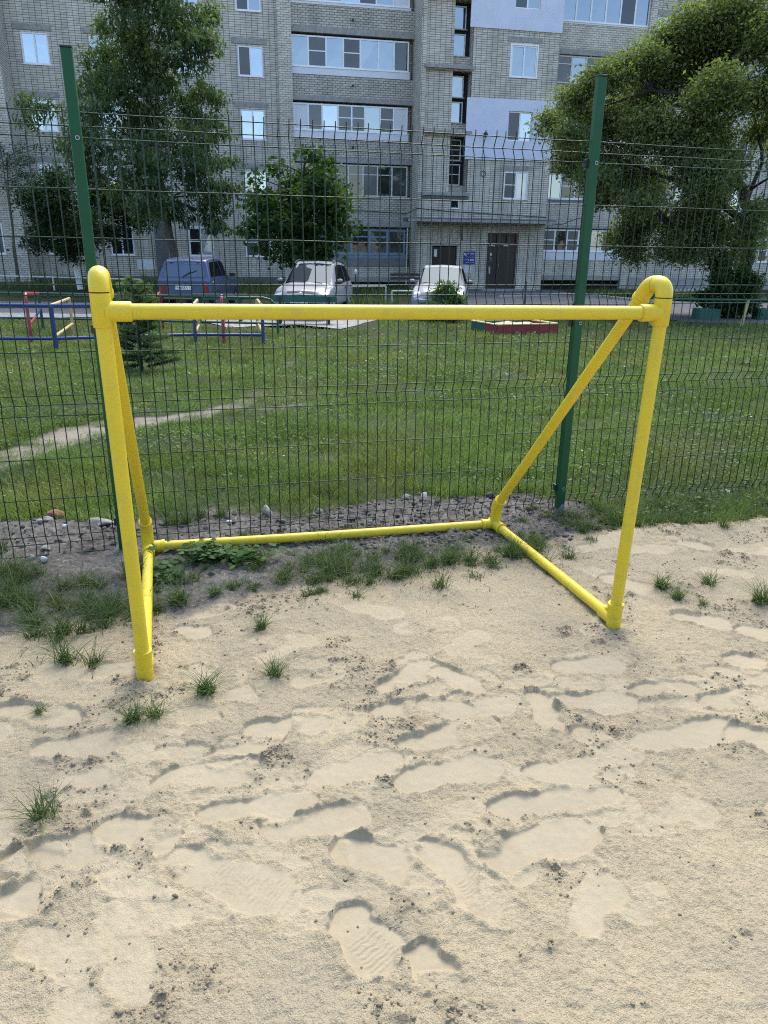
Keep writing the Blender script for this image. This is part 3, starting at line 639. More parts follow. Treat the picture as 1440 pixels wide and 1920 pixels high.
for (ya, yb, dens, hh, ww) in [(3.9, 5.2, 11000, .062, .0035), (5.2, 7.0, 7500, .06, .0042), (7.0, 10, 3200, .06, .0065), (10, 15, 1150, .065, .010), (15, 24, 420, .075, .016)]:
    xa, xb = -.60 * yb - .8, .60 * yb + .8
    n = int(dens * (xb - xa) * (yb - ya))
    x = rng.uniform(xa, xb, n); y = rng.uniform(ya, yb, n)
    keep = (rng.random(n) < lawn_mask(x, y) ** 1.3 * (1 - path_mask(x, y)) ** 2) & ~on_asphalt(x, y)
    keep &= rng.random(n) < .25 + 1.1 * S(fbm(x, y, 1.9, 4, 120) * 1.3 + .45)
    x, y = x[keep], y[keep]
    v_ = fbm(x, y, 1.0, 3, 121); t_ = fbm(x, y, 5, 2, 122)
    h = hh * rng.uniform(.45, 1.45, len(x)) * (1 + .6 * t_ + .5 * v_)
    h *= 1 + .9 * np.exp(-((y - np.interp(x, LE[:, 0], LE[:, 1])) / .35) ** 2) * S(fbm(x, y, 2.5, 2, 127) + .4)
    V, Fq, C = blades(x, y, gz_arr(x, y) - .004, h, ww * rng.uniform(.7, 1.4, len(x)), rng.uniform(.2, 1.3, len(x)), G1, G2)
    tint = (1.03 + .45 * fbm(x, y, 1.3, 4, 123))[:, None] * np.array((1, 1, 1)) + np.clip(fbm(x, y, .9, 3, 124), 0, 1)[:, None] * np.array((.7, .2, .25))
    C = C * np.repeat(tint * rng.uniform(.7, 1.35, (len(x), 1)), 6, 0)
    parts.append((V, Fq, C))
V, Fq, C = join(parts)
tag(np_mesh('lawn_grass', V, Fq, M['blade'], C), kind='stuff')
# broad weed leaves and clover in the lawn
parts = []
for (ya, yb, dens, ls) in [(4.1, 7, 700, .018), (7, 12, 260, .026), (12, 22, 60, .045)]:
    xa, xb = -.60 * yb - .8, .60 * yb + .8
    n = int(dens * (xb - xa) * (yb - ya)); x = rng.uniform(xa, xb, n); y = rng.uniform(ya, yb, n)
    keep = (lawn_mask(x, y) > .8) & (path_mask(x, y) < .3) & ~on_asphalt(x, y) & (rng.random(n) < S(fbm(x, y, 1.2, 3, 130) * 1.3 + .35))
    x, y = x[keep], y[keep]; n = len(x); z = gz_arr(x, y) + rng.uniform(.015, .06, n)
    a = rng.uniform(0, 2 * PI, n); l = ls * rng.uniform(.6, 1.6, n); w = l * rng.uniform(.35, .6, n); up = rng.uniform(-.2, .7, n)
    ca, sa = np.cos(a), np.sin(a)
    P0 = np.stack([x, y, z], -1); d = np.stack([ca, sa, up], -1) * l[:, None]; e = np.stack([-sa, ca, rng.uniform(-.3, .3, n)], -1) * w[:, None]
    V = np.stack([P0, P0 + d * .5 + e, P0 + d, P0 + d * .5 - e], 1).reshape(-1, 3)
    Fq = np.arange(4 * n).reshape(n, 4)
    t = rng.random((n, 1)); c = np.array((.06, .11, .035)) * (1 - t) + np.array((.125, .175, .06)) * t
    pale = rng.random((n, 1)) < .008; c = np.where(pale, np.array((.40, .41, .33)), c)
    parts.append((V, Fq, np.repeat(c, 4, 0)))
V, Fq, C = join(parts)
tag(np_mesh('clover_weeds', V, Fq, M['blade'], C), kind='stuff')
# worn turf in front of the fence
parts = []
for (cx, cy, sx, sy, n, h) in [(-.25, 3.28, .30, .12, 2600, .07), (.05, 3.38, .30, .12, 3000, .075), (-.42, 3.10, .12, .08, 500, .05), (-1.72, 2.80, .28, .20, 3000, .085), (-1.30, 2.98, .22, .12, 1100, .07), (-1.2, 2.80, .10, .07, 500, .09), (-.75, 3.22, .3, .16, 900, .05), (1.0, 3.85, .16, .12, 900, .06), (.74, 3.56, .16, .09, 900, .08), (-1.95, 3.15, .25, .12, 1500, .09), (1.7, 4.15, .35, .10, 5200, .065), (2.4, 4.3, .4, .12, 6000, .065), (1.3, 4.02, .2, .09, 1400, .055), (.35, 3.45, .14, .07, 700, .09), (-1.2, 4.0, .15, .08, 600, .10), (-.5, 3.75, .25, .08, 700, .06)]:
    n = int(n * (1.15 if cx < -1.1 else .85)); h = h * (1.05 if cx < -1.1 else .85)
    x = rng.normal(cx, sx * 1.08, n); y = rng.normal(cy, sy, n)
    # blades spring from clumps
    nc = max(3, n // 75); ci = rng.integers(0, nc, n); cs_ = rng.uniform(.5, 1.35, nc)
    kx, ky = rng.normal(cx, sx, nc), rng.normal(cy, sy, nc); lo = rng.random(n) < .86
    x = np.where(lo, kx[ci] + rng.normal(0, .016, n), x); y = np.where(lo, ky[ci] + rng.normal(0, .014, n), y); h = h * np.where(lo, cs_[ci] * 1.25, .6)
    parts.append(blades(x, y, gz_arr(x, y) - .004, h * rng.uniform(.4, 1.3, n), .0034 * rng.uniform(.7, 1.3, n), rng.uniform(.3, 1.9, n), D1, D2, 3))
V, Fq, C = join(parts)
tag(np_mesh('worn_turf_grass', V, Fq, M['blade'], C), kind='stuff')
# separate tufts
def tuft_mesh(n, h, sp, seed):
    global rng
    keep = rng; rng = np.random.default_rng(seed)
    a = rng.uniform(0, 2 * PI, n); r = sp * rng.random(n) ** .7
    x, y = r * np.cos(a), r * np.sin(a)
    V, Fq, C = blades(x, y, np.full(n, -.06), h * rng.uniform(.45, 1.25, n), .036 * rng.uniform(.6, 1.2, n), rng.uniform(.15, 1.7, n), D1 * 1.2, D2 * 1.15, 4)
    rng = keep
    return V, Fq, C
TUFTS = {0: 'big spiky grass tuft with long bent blades at the left front of the sand', 1: 'grass tuft on sand below the left front foot, left of its twin', 2: 'small grass tuft touching the right side of its twin below the left foot', 3: 'upright spiky grass tuft on sand right of the left front foot',
 4: 'small grass tuft beside a shallow dent in the middle of the sand', 5: 'tiny flat grass tuft on pale sand at far left', 6: 'small grass tuft at the sand edge right of the left side pipe', 7: 'low bluish tuft just below the middle turf patch', 8: 'sparse tall grass tuft right of the right front post', 9: 'thin trailing tuft behind the sparse tall one at right',
 10: 'dense round grass tuft on the sand bank at right', 11: 'large dark grass tuft cut by the right picture edge', 12: 'little yellowish tuft between the round and the large right tufts', 13: 'long drooping tuft on grey soil beside the left side pipe', 14: 'round tuft on grey soil right of the drooping one', 15: 'dark flattened tuft touching the left front post', 20: 'grass tuft at the right end of the middle turf patch', 21: 'dark tuft inside the goal near the right side pipe', 22: 'tall seeding tuft leaning over the right side pipe'}
tv = []
for k in range(5):
    V, Fq, C = tuft_mesh([100, 130, 90, 160, 120][k], 1.0, .32, 300 + k); tv.append((V, Fq, C))
first = {}
for i, (x, y, s) in enumerate(TUFT):
    if i not in TUFTS: continue
    k = i % 5
    if k not in first:
        V, Fq, C = tv[k]
        V = V.copy(); o = np_mesh('grass_tuft', V * .11, Fq, M['blade'], C); first[k] = o
    else:
        o = first[k].copy(); COL.objects.link(o)
    q = s / .11 * (.58 if i == 0 else .9)
    o.scale = (q, q, q * (.5 if i in (5, 7, 15) else .9)); o.rotation_euler = (0, 0, random.uniform(0, 6.28)); o.location = (x, y, gz(x, y))
    tag(o, TUFTS[i], 'grass tuft', 'grass tufts growing in the sand')
# leafy weed behind the goal's left rear corner
def leafy(n, cx, cy, sx, sy, h, ls, cA, cB):
    x = rng.normal(cx, sx, n); y = rng.normal(cy, sy, n); z = gz_arr(x, y) + h * rng.random(n) ** .8
    a = rng.uniform(0, 2 * PI, n); l = ls * rng.uniform(.6, 1.4, n); ca, sa = np.cos(a), np.sin(a); up = rng.uniform(-.5, .5, n)
    V = []; P0 = np.stack([x, y, z], -1); d = np.stack([ca, sa, up], -1); e = np.stack([-sa, ca, rng.uniform(-.3, .3, n)], -1)
    for t, w in [(0, 0), (.3, .42), (.65, .45), (1, 0), (.65, -.45), (.3, -.42)]: V.append(P0 + d * (t * l)[:, None] + e * (w * l)[:, None])
    V = np.stack(V, 1).reshape(-1, 3); Fh = np.arange(6 * n).reshape(n, 6)
    t = rng.random((n, 1)); C = np.repeat(cA * (1 - t) + cB * t, 6, 0)
    # runners from the root to each leaf
    r0 = np.stack([np.full(n, cx), np.full(n, cy), np.full(n, gz(cx, cy) + .004)], -1); md = (r0 + P0) / 2; md[:, 2] = gz_arr(md[:, 0], md[:, 1]) + .012; o_ = e * .0012
    W = np.stack([r0 - o_, r0 + o_, md + o_, P0 + o_, P0 - o_, md - o_], 1).reshape(-1, 3)
    return np.concatenate([V, W]), np.concatenate([Fh, Fh + len(V)]), np.concatenate([C, C * .8])
WX, WY = -.83, 3.42
V, Fh, C = leafy(300, 0 + WX, WY, .13, .055, .07, .032, np.array((.03, .075, .02)), np.array((.085, .15, .04)))
V = V - np.array((WX, WY, 0)); o = np_mesh('weed_plant', V, Fh, M['blade'], C); o.location = (WX, WY, 0)
tag(o, 'broad leaved green weed sprawling in front of the rear yellow pipe', 'weed')
V, Fh, C = leafy(130, -1.10, 3.24, .05, .07, .04, .04, np.array((.03, .075, .025)), np.array((.07, .12, .04)))
V = V - np.array((-1.10, 3.24, 0)); o = np_mesh('weed_plant', V, Fh, M['blade'], C); o.location = (-1.10, 3.24, 0)
tag(o, 'small leafy weed beside the left side pipe of the goal', 'weed')
# ------------------------------------------------------------------ the yellow goal
FL = Vector((-.868, 2.318, 0)); W_ = Vector((1.853, .462, 0)); B_ = Vector((-.345, 1.165, 0))
goal = empty('goal_frame', FL)
tag(goal, 'yellow plastic pipe goal standing on the sand in front of the mesh fence', 'goal')
rp, rf = .0243, .0308
dB = B_.normalized(); dW = W_.normalized(); UP = Vector((0, 0, 1))
zbar, zend = 1.312, 1.372
def arc(c, a, b, r, n=8, t0=0.0, t1=1.0):
    """quarter-like bend: from direction a turning to b around corner c"""
    out = []
    for i in range(n + 1):
        t = t0 + (t1 - t0) * i / n
        ang = t * PI / 2
        out.append(c - a * r + a * r * math.sin(ang) + b * r * (1 - math.cos(ang)))
    return out
bar = MB(); bar.tube([dW * .045 + UP * (zbar + .002), W_ - dW * .02 + UP * (zbar - .014)], rp, 20); bar.build('crossbar', M['yellow'], goal)
for s, o in ((0, Vector((0, 0, 0))), (1, W_)):
    zb = zbar + .002 - .016 * s; ze = zend - .020 * s
    ot = o + dW * (.030 if s else -.007)                            # the posts splay a little
    inw = dW if s == 0 else -dW
    g0 = gz(FL.x + o.x, FL.y + o.y)
    rear = o + B_
    g1 = gz(FL.x + rear.x, FL.y + rear.y)
    zs0, zs1 = g0 + .040, g1 + .034
    MB().tube([o + UP * (g0 + .06), ot + UP * (zb - .03)], rp, 20).build('front_post', M['yellow'], goal)
    # tee on the post that takes the crossbar
    tee = MB(); tee.tube([ot + UP * (zb - .047), ot + UP * (zb - .045), ot + UP * (ze - .003)], [rf - .002, rf, rf], 24)
    tee.tube([ot + inw * .012 + UP * zb, ot + inw * .085 + UP * zb, ot + inw * .089 + UP * zb], [rf, rf, rf - .002], 24)
    tee.build('tee_fitting', M['yellow'], goal)
    MB().tube([ot + UP * (ze - .006), ot + UP * (ze + .004)], rf - .003, 20).build('joint', M['seam'], goal)
    # elbow over the top and the bend into the stay
    zt = ze + .045
    top = [ot + UP * (ze + .001), ot + UP * (ze + .006)] + arc(ot + UP * zt, UP, dB, .036) + [ot + dB * .052 + UP * zt]
    MB().tube(top, rf, 24).build('elbow_fitting', M['yellow'], goal)
    MB().tube([ot + dB * .050 + UP * zt, ot + dB * .058 + UP * zt], rf - .003, 20).build('joint', M['seam'], goal)
    end = rear + UP * (zs1 + .115) - dB * .012
    c = ot + dB * .088 + UP * zt
    ds = (end - c).normalized()
    bend = [ot + dB * .055 + UP * zt]
    for i in range(9):
        t = i / 8; a_ = (c - dB * .028).lerp(c, t); b_ = c.lerp(c + ds * .03, t); bend.append(a_.lerp(b_, t))
    bend.append(c + ds * .078); 
    el = MB(); el.tube(bend, rf, 24); el.tube([c + ds * .066, c + ds * .082], rf + .002, 24); el.build('bend_fitting', M['yellow'], goal)
    MB().tube([c + ds * .05, end - ds * .0], rp, 20).build('rear_stay', M['yellow'], goal)
    # rear corner: sleeve for the stay, bend, tee along the side pipe, socket for the rear pipe
    rc = MB()
    foot = rear + UP * zs1
    low = [foot - dB * .0, foot + UP * .028, foot + UP * .05 - dB * .002] + [end + ds * .0, end - ds * .055]
    rc.tube(low, rf, 22)
    rc.tube([end - ds * .045, end - ds * .062], rf + .002, 22)
    rc.tube([foot + dB * .045, foot - dB * .095], rf, 22); rc.tube([foot - dB * .082, foot - dB * .098], rf + .002, 22)
    rc.tube([foot, foot + inw * .08], rf, 22); rc.tube([foot + inw * .066, foot + inw * .083], rf + .0025, 22)
    rc.build('rear_corner_fitting', M['yellow'], goal)
    MB().tube([foot + UP * .046, foot + UP * .05], rf + .0006, 22).build('joint', M['seam'], goal)
    # front foot: a cup with a rim, bending back into the side pipe
    ft = MB(); f0 = o + UP * zs0
    cup = [o + UP * (g0 + .112), o + UP * (g0 + .062)] + [q for q in arc(f0, -UP, dB, .022)][1:] + [f0 + dB * .085]
    ft.tube(cup, rf, 22)
    ft.tube([o + UP * (g0 + .098), o + UP * (g0 + .117)], rf + .0025, 22)
    ft.ball(tuple(f0), rf * 1.0, 18, 10, 0, (1, 1, 1.02))
    ft.tube([f0 + UP * .0, f0 - UP * .036], [rf, rf * .97], 22)
    ft.build('foot_fitting', M['yellow'], goal)
    MB().tube([f0 + dB * .05, foot - dB * .05], rp, 20).build('side_pipe', M['yellow'], goal)
    goal_foot = foot
    if s == 0: foot0 = foot + inw * .05
    else: foot1 = foot + inw * .05
MB().tube([foot0, foot0.lerp(foot1, .5) - UP * .004, foot1], rp, 20).build('rear_pipe', M['yellow'], goal)

# ------------------------------------------------------------------ mesh fence
FPHI = .2734
fence = empty('mesh_fence', (0, 3.94, 0), FPHI)
tag(fence, 'green welded wire mesh fence on square posts between the sand and the lawn', 'fence')
HZ = [0.008, .058, .108, .305, .512, .725, .775, .825, 1.03, 1.235, 1.285, 1.335, 1.54, 1.745, 1.95, 2.0, 2.05]
FOLD = [(.008, .058, .108), (.725, .775, .825), (1.235, 1.285, 1.335), (1.95, 2.0, 2.05)]
def fold_v(z):
    for a, b, c in FOLD:
        if a <= z <= c: return .030 * (1 - abs(z - b) / (b - a))
    return 0.0
def panel(u0, u1, v, jit, zoff=0.0):
    mb = MB()
    n = round((u1 - u0) / .0548)
    zs = sorted(set([0.0 if False else .008 - .006] + HZ + [2.06]))
    prof = []
    for a, b, c in FOLD: prof += [a, b - .009, b - .002, b + .006, c]
    prof = sorted(set([round(z, 4) for z in prof] + [-.012, 2.075, .40, 1.03, 1.54]))
    rr = random.Random(jit)
    for i in range(n + 1):
        u = u0 + (u1 - u0) * i / n
        lean = rr.gauss(0, .0012)
        mb.tube([(u + lean * z, v + fold_v(z), z + zoff) for z in prof], .0026, 6, 0, True, True)
    for z in HZ:
        vv = v + fold_v(z) + (-.0045)
        pts = [(u0 - .012 + (u1 - u0 + .024) * k / 8, vv, z + zoff + rr.gauss(0, .0012)) for k in range(9)]
        mb.tube(pts, .0025, 6)
    return mb.build('mesh_panel', M['wire'], fence)
panel(-3.92, -1.355, .006, 1)
panel(-1.415, 1.108, .000, 2)
panel(1.085, 3.60, .006, 3)
for u0, u1 in ((-1.441, -1.394), (1.078, 1.126)):
    p = MB(); p.box(u0, u1, -.047, -.008, -.25, 2.285 + (.055 if u0 > 0 else 0))
    po = p.build('post', M['green_metal'], fence, bevel=.004)
    ht = 2.285 + (.055 if u0 > 0 else 0)
    MB().box(u0 - .001, u1 + .001, -.049, -.007, ht, ht + .008).build('cap', M['black_plastic'], po, bevel=.002)
    uc = (u0 + u1) / 2 + .006
    for z in (1.945, 1.135, .165):
        b = MB(); b.tube([(uc, -.0465, z), (uc, -.0525, z)], .0095, 16); bo = b.build('bolt', M['zinc'], po)
        MB().tube([(uc, -.052, z), (uc, -.0545, z)], .0062, 12).build('bolt_recess', M['black_plastic'], bo)
        MB().box(u0 - .012, u0 - .0005, -.02, .012, z - .02, z + .02).build('clamp', M['black_plastic'], po, bevel=.002)
    if u0 > 0:
        st = MB(); gb = -.02
        st.add([(u0 - .0008, -.0478, -.2), (u1 + .0008, -.0478, -.2), (u1 + .0008, -.0478, .055), (u0 + .03, -.0478, .072), (u0 + .012, -.0478, .045), (u0 - .0008, -.0478, .03)], [(0, 1, 2, 3, 4, 5)])
        st.add([(u0 - .0008, -.0478, -.2), (u0 - .0008, -.0478, .03), (u0 - .0008, -.008, .05), (u0 - .0008, -.008, -.2)], [(0, 1, 2, 3)])
        st.build('cement_splash', M['cement_stain'], po)
    else:
        MB().box(u0 - .001, u1 + .001, -.0485, -.007, -.2, -.0 + .02).build('dirty_foot', M['cement_stain'], po)
# ------------------------------------------------------------------ apartment building (local: x along the front, y away from us, z up)
BPHI = .199
bld = empty('apartment_building', (0, 42.44, 0), BPHI)
tag(bld, 'white and grey brick apartment block with glazed balconies and blue plaster patches', 'building')
ZT = 16.2
def wall(mb, u0, u1, z0, z1, v, holes=(), depth=.14, m=0):
    us = sorted({u0, u1, *[h[0] for h in holes], *[h[1] for h in holes]}); zs = sorted({z0, z1, *[h[2] for h in holes], *[h[3] for h in holes]})
    us = [u for u in us if u0 <= u <= u1]; zs = [z for z in zs if z0 <= z <= z1]
    for i in range(len(us) - 1):
        j = 0
        for j in range(len(zs) - 1):
            cu, cz = (us[i] + us[i + 1]) / 2, (zs[j] + zs[j + 1]) / 2
            if any(h[0] < cu < h[1] and h[2] < cz < h[3] for h in holes): continue
            mb.quad((us[i], v, zs[j]), (us[i + 1], v, zs[j]), (us[i + 1], v, zs[j + 1]), (us[i], v, zs[j + 1]), m)
    for a, b, c, d in holes:
        c2, d2 = max(c, z0), min(d, z1)
        mb.quad((a, v, c2), (a, v + depth, c2), (a, v + depth, d2), (a, v, d2), m); mb.quad((b, v, c2), (b, v, d2), (b, v + depth, d2), (b, v + depth, c2), m)
        mb.quad((a, v, d2), (b, v, d2), (b, v + depth, d2), (a, v + depth, d2), m); mb.quad((a, v, c2), (a, v + depth, c2), (b, v + depth, c2), (b, v, c2), m)
    return mb
PM = ['pS', 'pB', 'pD', 'pN', 'pC', 'pG', 'white_panel']
PI_ = {'S': 0, 'B': 1, 'D': 2, 'N': 3, 'C': 4, 'G': 5, 'W': 6}
def window(u0, u1, z0, z1, v, spec, fr='white_pvc', ft=.065, name='window', edges=None, rev=.07, outer=False):
    """spec: one letter per pane, 't' after it adds a transom, 'q' a transom high up"""
    cells = []
    i = 0
    while i < len(spec):
        tr = spec[i + 1] if i + 1 < len(spec) and spec[i + 1] in 'tq' else ''
        cells.append((spec[i], tr)); i += 1 + len(tr)
    n = len(cells)
    e = edges or [k / n for k in range(n + 1)]
    f = MB(); g = MB()
    va, vb = v + rev - .05, v + rev
    f.box(u0, u1, va, vb, z0, z0 + ft); f.box(u0, u1, va, vb, z1 - ft, z1)
    X = [u0 + (u1 - u0) * t for t in e]
    for k, x in enumerate(X):
        w = ft if k in (0, n) else ft * 1.15
        a = x if k == 0 else (x - w if k == n else x - w / 2)
        f.box(a, a + w, va + .001, vb, z0 + ft, z1 - ft)
    for k, (c, tr) in enumerate(cells):
        a, b = X[k] + ft / 2, X[k + 1] - ft / 2
        j = [random.gauss(0, .004) for _ in range(4)]
        g.quad((a, vb - .018 + j[0], z0 + ft / 2), (b, vb - .018 + j[1], z0 + ft / 2), (b, vb - .018 + j[2], z1 - ft / 2), (a, vb - .018 + j[3], z1 - ft / 2), PI_[c])
        if tr:
            zt = z0 + (z1 - z0) * (.52 if tr == 't' else .70)
            f.box(X[k] + ft / 2, X[k + 1] - ft / 2, va + .004, vb - .002, zt - ft * .35, zt + ft * .35)
    if outer:                                                       # white plastic trim round the opening
        f.box(u0 - .07, u1 + .07, v - .012, v + .02, z1, z1 + .07); f.box(u0 - .07, u0, v - .012, v + .02, z0 - .02, z1); f.box(u1, u1 + .07, v - .012, v + .02, z0 - .02, z1)
    wo = f.build(name, M[fr], bld)
    g.build('pane', [M[q] for q in PM], wo)
    s = MB().box(u0 - .05, u1 + .05, v - .05, v + .05, z0 - .035, z0 - .003); s.build('sill', M['white_pvc'] if fr == 'white_pvc' else M['concrete'], wo)
    return wo
def slab(name, u0, u1, v0, v1, z0, z1, m='concrete', bevel=.01):
    return MB().box(u0, u1, v0, v1, z0, z1).build(name, M[m], bld, bevel)
# --- left part
wins = []
FZ = [(1.14, 2.52), (3.98, 5.30), (6.72, 8.08), (9.52, 10.82), (12.27, 13.58)]
colA = ['DtN', 'BtD', 'SB', 'SS', 'SB']; colB = ['Dt D'.replace(' ', ''), 'BD', 'SB', 'BS', 'DB']; colC = ['DtC', 'SB', 'BS', 'SB', 'NS']; colD = ['NtD', 'BS', 'SS', 'NS', 'DB']
for nm, (a, b), pan in (('A', (-17.40, -16.21), colA), ('B', (-14.39, -13.25), colB), ('C', (-10.5, -9.33), colC), ('D', (-7.56, -6.36), colD)):
    for k, (z0, z1) in enumerate(FZ): wins.append((a, b, z0, z1, pan[k]))
w = MB(); wall(w, -18.05, -5.62, -1.3, ZT, 0, [q[:4] for q in wins])
w.build('left_wall', M['brick_stack'], bld)
for a, b, z0, z1, sp in wins:
    window(a, b, z0, z1, 0, sp, outer=(z0 < 2 and a > -11))
    if not (z0 < 2 and a < -12): slab('lintel', a - .28, b + .22, -.022, .1, z1 + .08, z1 + .33)
slab('joint_strip', -12.2, -11.56, -.03, .12, -1.3, ZT, 'concrete_dark')
slab('patch_of_paint', -13.2, -12.3, -.006, .02, .45, .95, 'white_panel', 0)
slab('plinth', -18.05, -5.62, -.05, .1, -1.3, .12, 'concrete_dark')
p = MB(); p.box(-5.62, -4.95, -.16, .2, -1.3, ZT); p.build('pilaster', M['brick_run'], bld)
# --- left balcony stack
def glazing(u0, u1, z0, z1, v, spec, fr, edges=None, name='balcony_glazing', ft=.07):
    return window(u0, u1, z0, z1, v, spec, fr, ft, name, edges, rev=.10)
LB0, LB1 = -4.95, 1.25
glazing(LB0, LB1 - .25, 1.32, 2.60, .02, 'GqDqNqDqGqG', 'blue_wood', ft=.10)
glazing(LB0, LB1 - .2, 4.22, 5.74, .02, 'GqDqNqGqDqNqDqG', 'old_wood', [0, .1, .21, .33, .47, .60, .73, .86, 1], ft=.06)
glazing(LB0, LB1 - .25, 7.27, 8.50, .02, 'WDSDtDtBNtW', 'white_pvc', [0, .13, .25, .385, .505, .62, .755, .875, 1])
glazing(LB0, LB1 - .25, 10.10, 11.46, .02, 'BDtBNtBBD', 'white_pvc', [0, .14, .29, .435, .58, .735, .87, 1])
glazing(LB0, LB1 - .25, 12.90, 14.2, .02, 'BDBSDBW', 'white_pvc')
for z0, z1, m in ((6.92, 7.27, 'white_panel'), (9.76, 10.10, 'white_panel'), (12.76, 12.90, 'white_panel'), (1.13, 1.32, 'blue_wood'), (.70, 1.13, 'grey_panel')):
    slab('balcony_panel', LB0, LB1 - .2, .0, .10, z0, z1, m)
for z0, z1 in ((2.72, 3.0), (5.80, 6.06), (8.60, 8.84), (11.56, 11.84), (14.35, 14.6)): slab('balcony_slab', LB0, LB1, -.03, .5, z0, z1, 'concrete')
for z0, z1 in ((3.0, 4.22), (6.06, 6.92), (8.84, 9.76), (11.84, 12.76), (14.6, ZT), (.14, .70)):
    b = MB(); wall(b, LB0, LB1, z0, z1, .03); b.build('parapet', M['brick_rough'] if z0 > 1 else M['brick_run'], bld)
for z in (4.9, 7.9, 10.6): pass
slab('plinth', LB0, LB1, .0, .12, -.12, .14, 'concrete'); slab('cellar_gap_shade', LB0, LB1, .25, .4, -1.3, -.12, 'shade_black')  # black slab paints the shade inside the opening under the balcony
for z in (6.55, 9.35, 12.2): MB().tube([(-1.9, .02, z), (-1.9, -.18, z - .02)], .05, 10).build('drain_spout', M['black_plastic'], bld)
MB().tube([(1.08, -.03, -.2), (1.10, -.03, 2.7)], .035, 10).build('downpipe', M['pale_rail'], bld)
# --- stair block that stands forward
VS = -1.6; S0, S1 = 1.25, 8.40
holes = [(1.5, 3.87, 4.44, 7.06), (1.5, 3.87, 7.33, 9.97), (1.5, 3.87, 10.21, 13.0), (1.5, 3.87, 13.2, 15.6), (3.0, 3.48, 3.65, 4.08),
         (5.88, 7.22, 4.18, 5.50), (5.88, 7.22, 6.94, 8.31), (5.88, 7.22, 9.84, 11.23), (5.88, 7.22, 12.78, 14.1), (5.16, 6.86, -.38, 2.48), (2.12, 3.49, -.40, 1.80)]
w = MB(); wall(w, S0, S1, -1.3, ZT, VS, holes, .22)
w.quad((S0, VS, -1.3), (S0, .3, -1.3), (S0, .3, ZT), (S0, VS, ZT)); w.quad((S1, VS, -1.3), (S1, VS, ZT), (S1, .3, ZT), (S1, .3, -1.3))
w.build('stair_wall', M['brick_stack'], bld)
for z0, z1, wz in ((4.44, 7.06, ((4.80, 5.82), (5.98, 6.98))), (7.33, 9.97, ((7.72, 8.70), (8.88, 9.86))), (10.21, 13.0, ((10.70, 11.68), (11.86, 12.86))), (13.2, 15.6, ((13.6, 14.5), (14.6, 15.5)))):
    b = MB(); wall(b, 1.5, 2.92, z0, z1, VS + .16); b.quad((2.92, VS + .16, z0), (2.92, VS + .65, z0), (2.92, VS + .65, z1), (2.92, VS + .16, z1)); b.build('recessed_wall', M['brick_stack'], bld)
    b = MB(); wall(b, 2.92, 3.87, z0, wz[0][0], VS + .50); b.quad((2.92, VS + .50, wz[0][0]), (3.87, VS + .50, wz[0][0]), (3.87, VS + .75, wz[0][0]), (2.92, VS + .75, wz[0][0])); b.build('window_breast', M['brick_run'], bld)
    slab('niche_back', 2.92, 3.87, VS + .66, VS + .7, z0, z1, 'shade_black', 0); b = MB(); b.quad((3.87, VS, z0), (3.87, VS + .66, z0), (3.87, VS + .66, z1), (3.87, VS, z1)); b.build('niche_side', M['brick_stack'], bld)  # niche back is near-black, painting the shade of the recess
    for a, c in wz: window(2.95, 3.62, a, c, VS + .5, 'BD'[0] if z0 > 7 else 'Dt', 'old_wood', .05, rev=.12)
for z0, z1 in ((4.25, 4.42), (7.13, 7.30), (10.03, 10.19), (13.02, 13.18)): slab('stair_slab', 1.42, 3.98, VS - .12, VS + .5, z0, z1, 'concrete')
window(3.0, 3.48, 3.65, 4.08, VS, 'D', 'white_pvc', .04); slab('lintel', 1.42, 3.98, VS - .03, VS + .1, 4.10, 4.24, 'concrete_dark')
for z0, z1, sp, ou in ((4.18, 5.50, 'NtC', False), (6.94, 8.31, 'NS', False), (9.84, 11.23, 'BB', True), (12.78, 14.1, 'DB', False)):
    window(5.88, 7.22, z0, z1, VS, sp, outer=ou)
slab('lintel', 5.66, 7.40, VS - .022, VS + .1, 5.56, 5.80); slab('lintel', 5.62, 7.46, VS - .022, VS + .1, 11.36, 11.60)
for z0, z1, hz in ((6.02, 8.82, (6.94, 8.31)), (11.86, ZT, (12.78, 14.1))):
    b = MB(); V2 = VS - .07; wall(b, 3.66, 8.44, z0, z1, V2, [(5.90, 7.20, *hz)], .08)
    for x in (3.66, 8.44): b.quad((x, V2, z0), (x, VS, z0), (x, VS, z1), (x, V2, z1))
    for z in (z0, z1): b.quad((3.66, V2, z), (8.44, V2, z), (8.44, VS, z), (3.66, VS, z))
    b.build('plaster_patch', M['plaster_blue'], bld)
lp = MB(); lp.tube([(4.62, VS - .07, 7.08), (4.62, VS - .30, 7.12)], .03, 8); lp.ball((4.62, VS - .36, 7.14), .12, 14, 8); lp.tube([(4.62, VS - .075, 7.1), (4.60, VS - .075, 5.4)], .012, 6)
lp.build('wall_lamp', M['black_plastic'], bld)
ring_ = MB(); ring_.tube([(4.72 + .13 * math.cos(k * PI / 8), VS - .03, 5.35 + .13 * math.sin(k * PI / 8)) for k in range(17)], .015, 6); ring_.build('cable_ring', M['black_plastic'], bld)
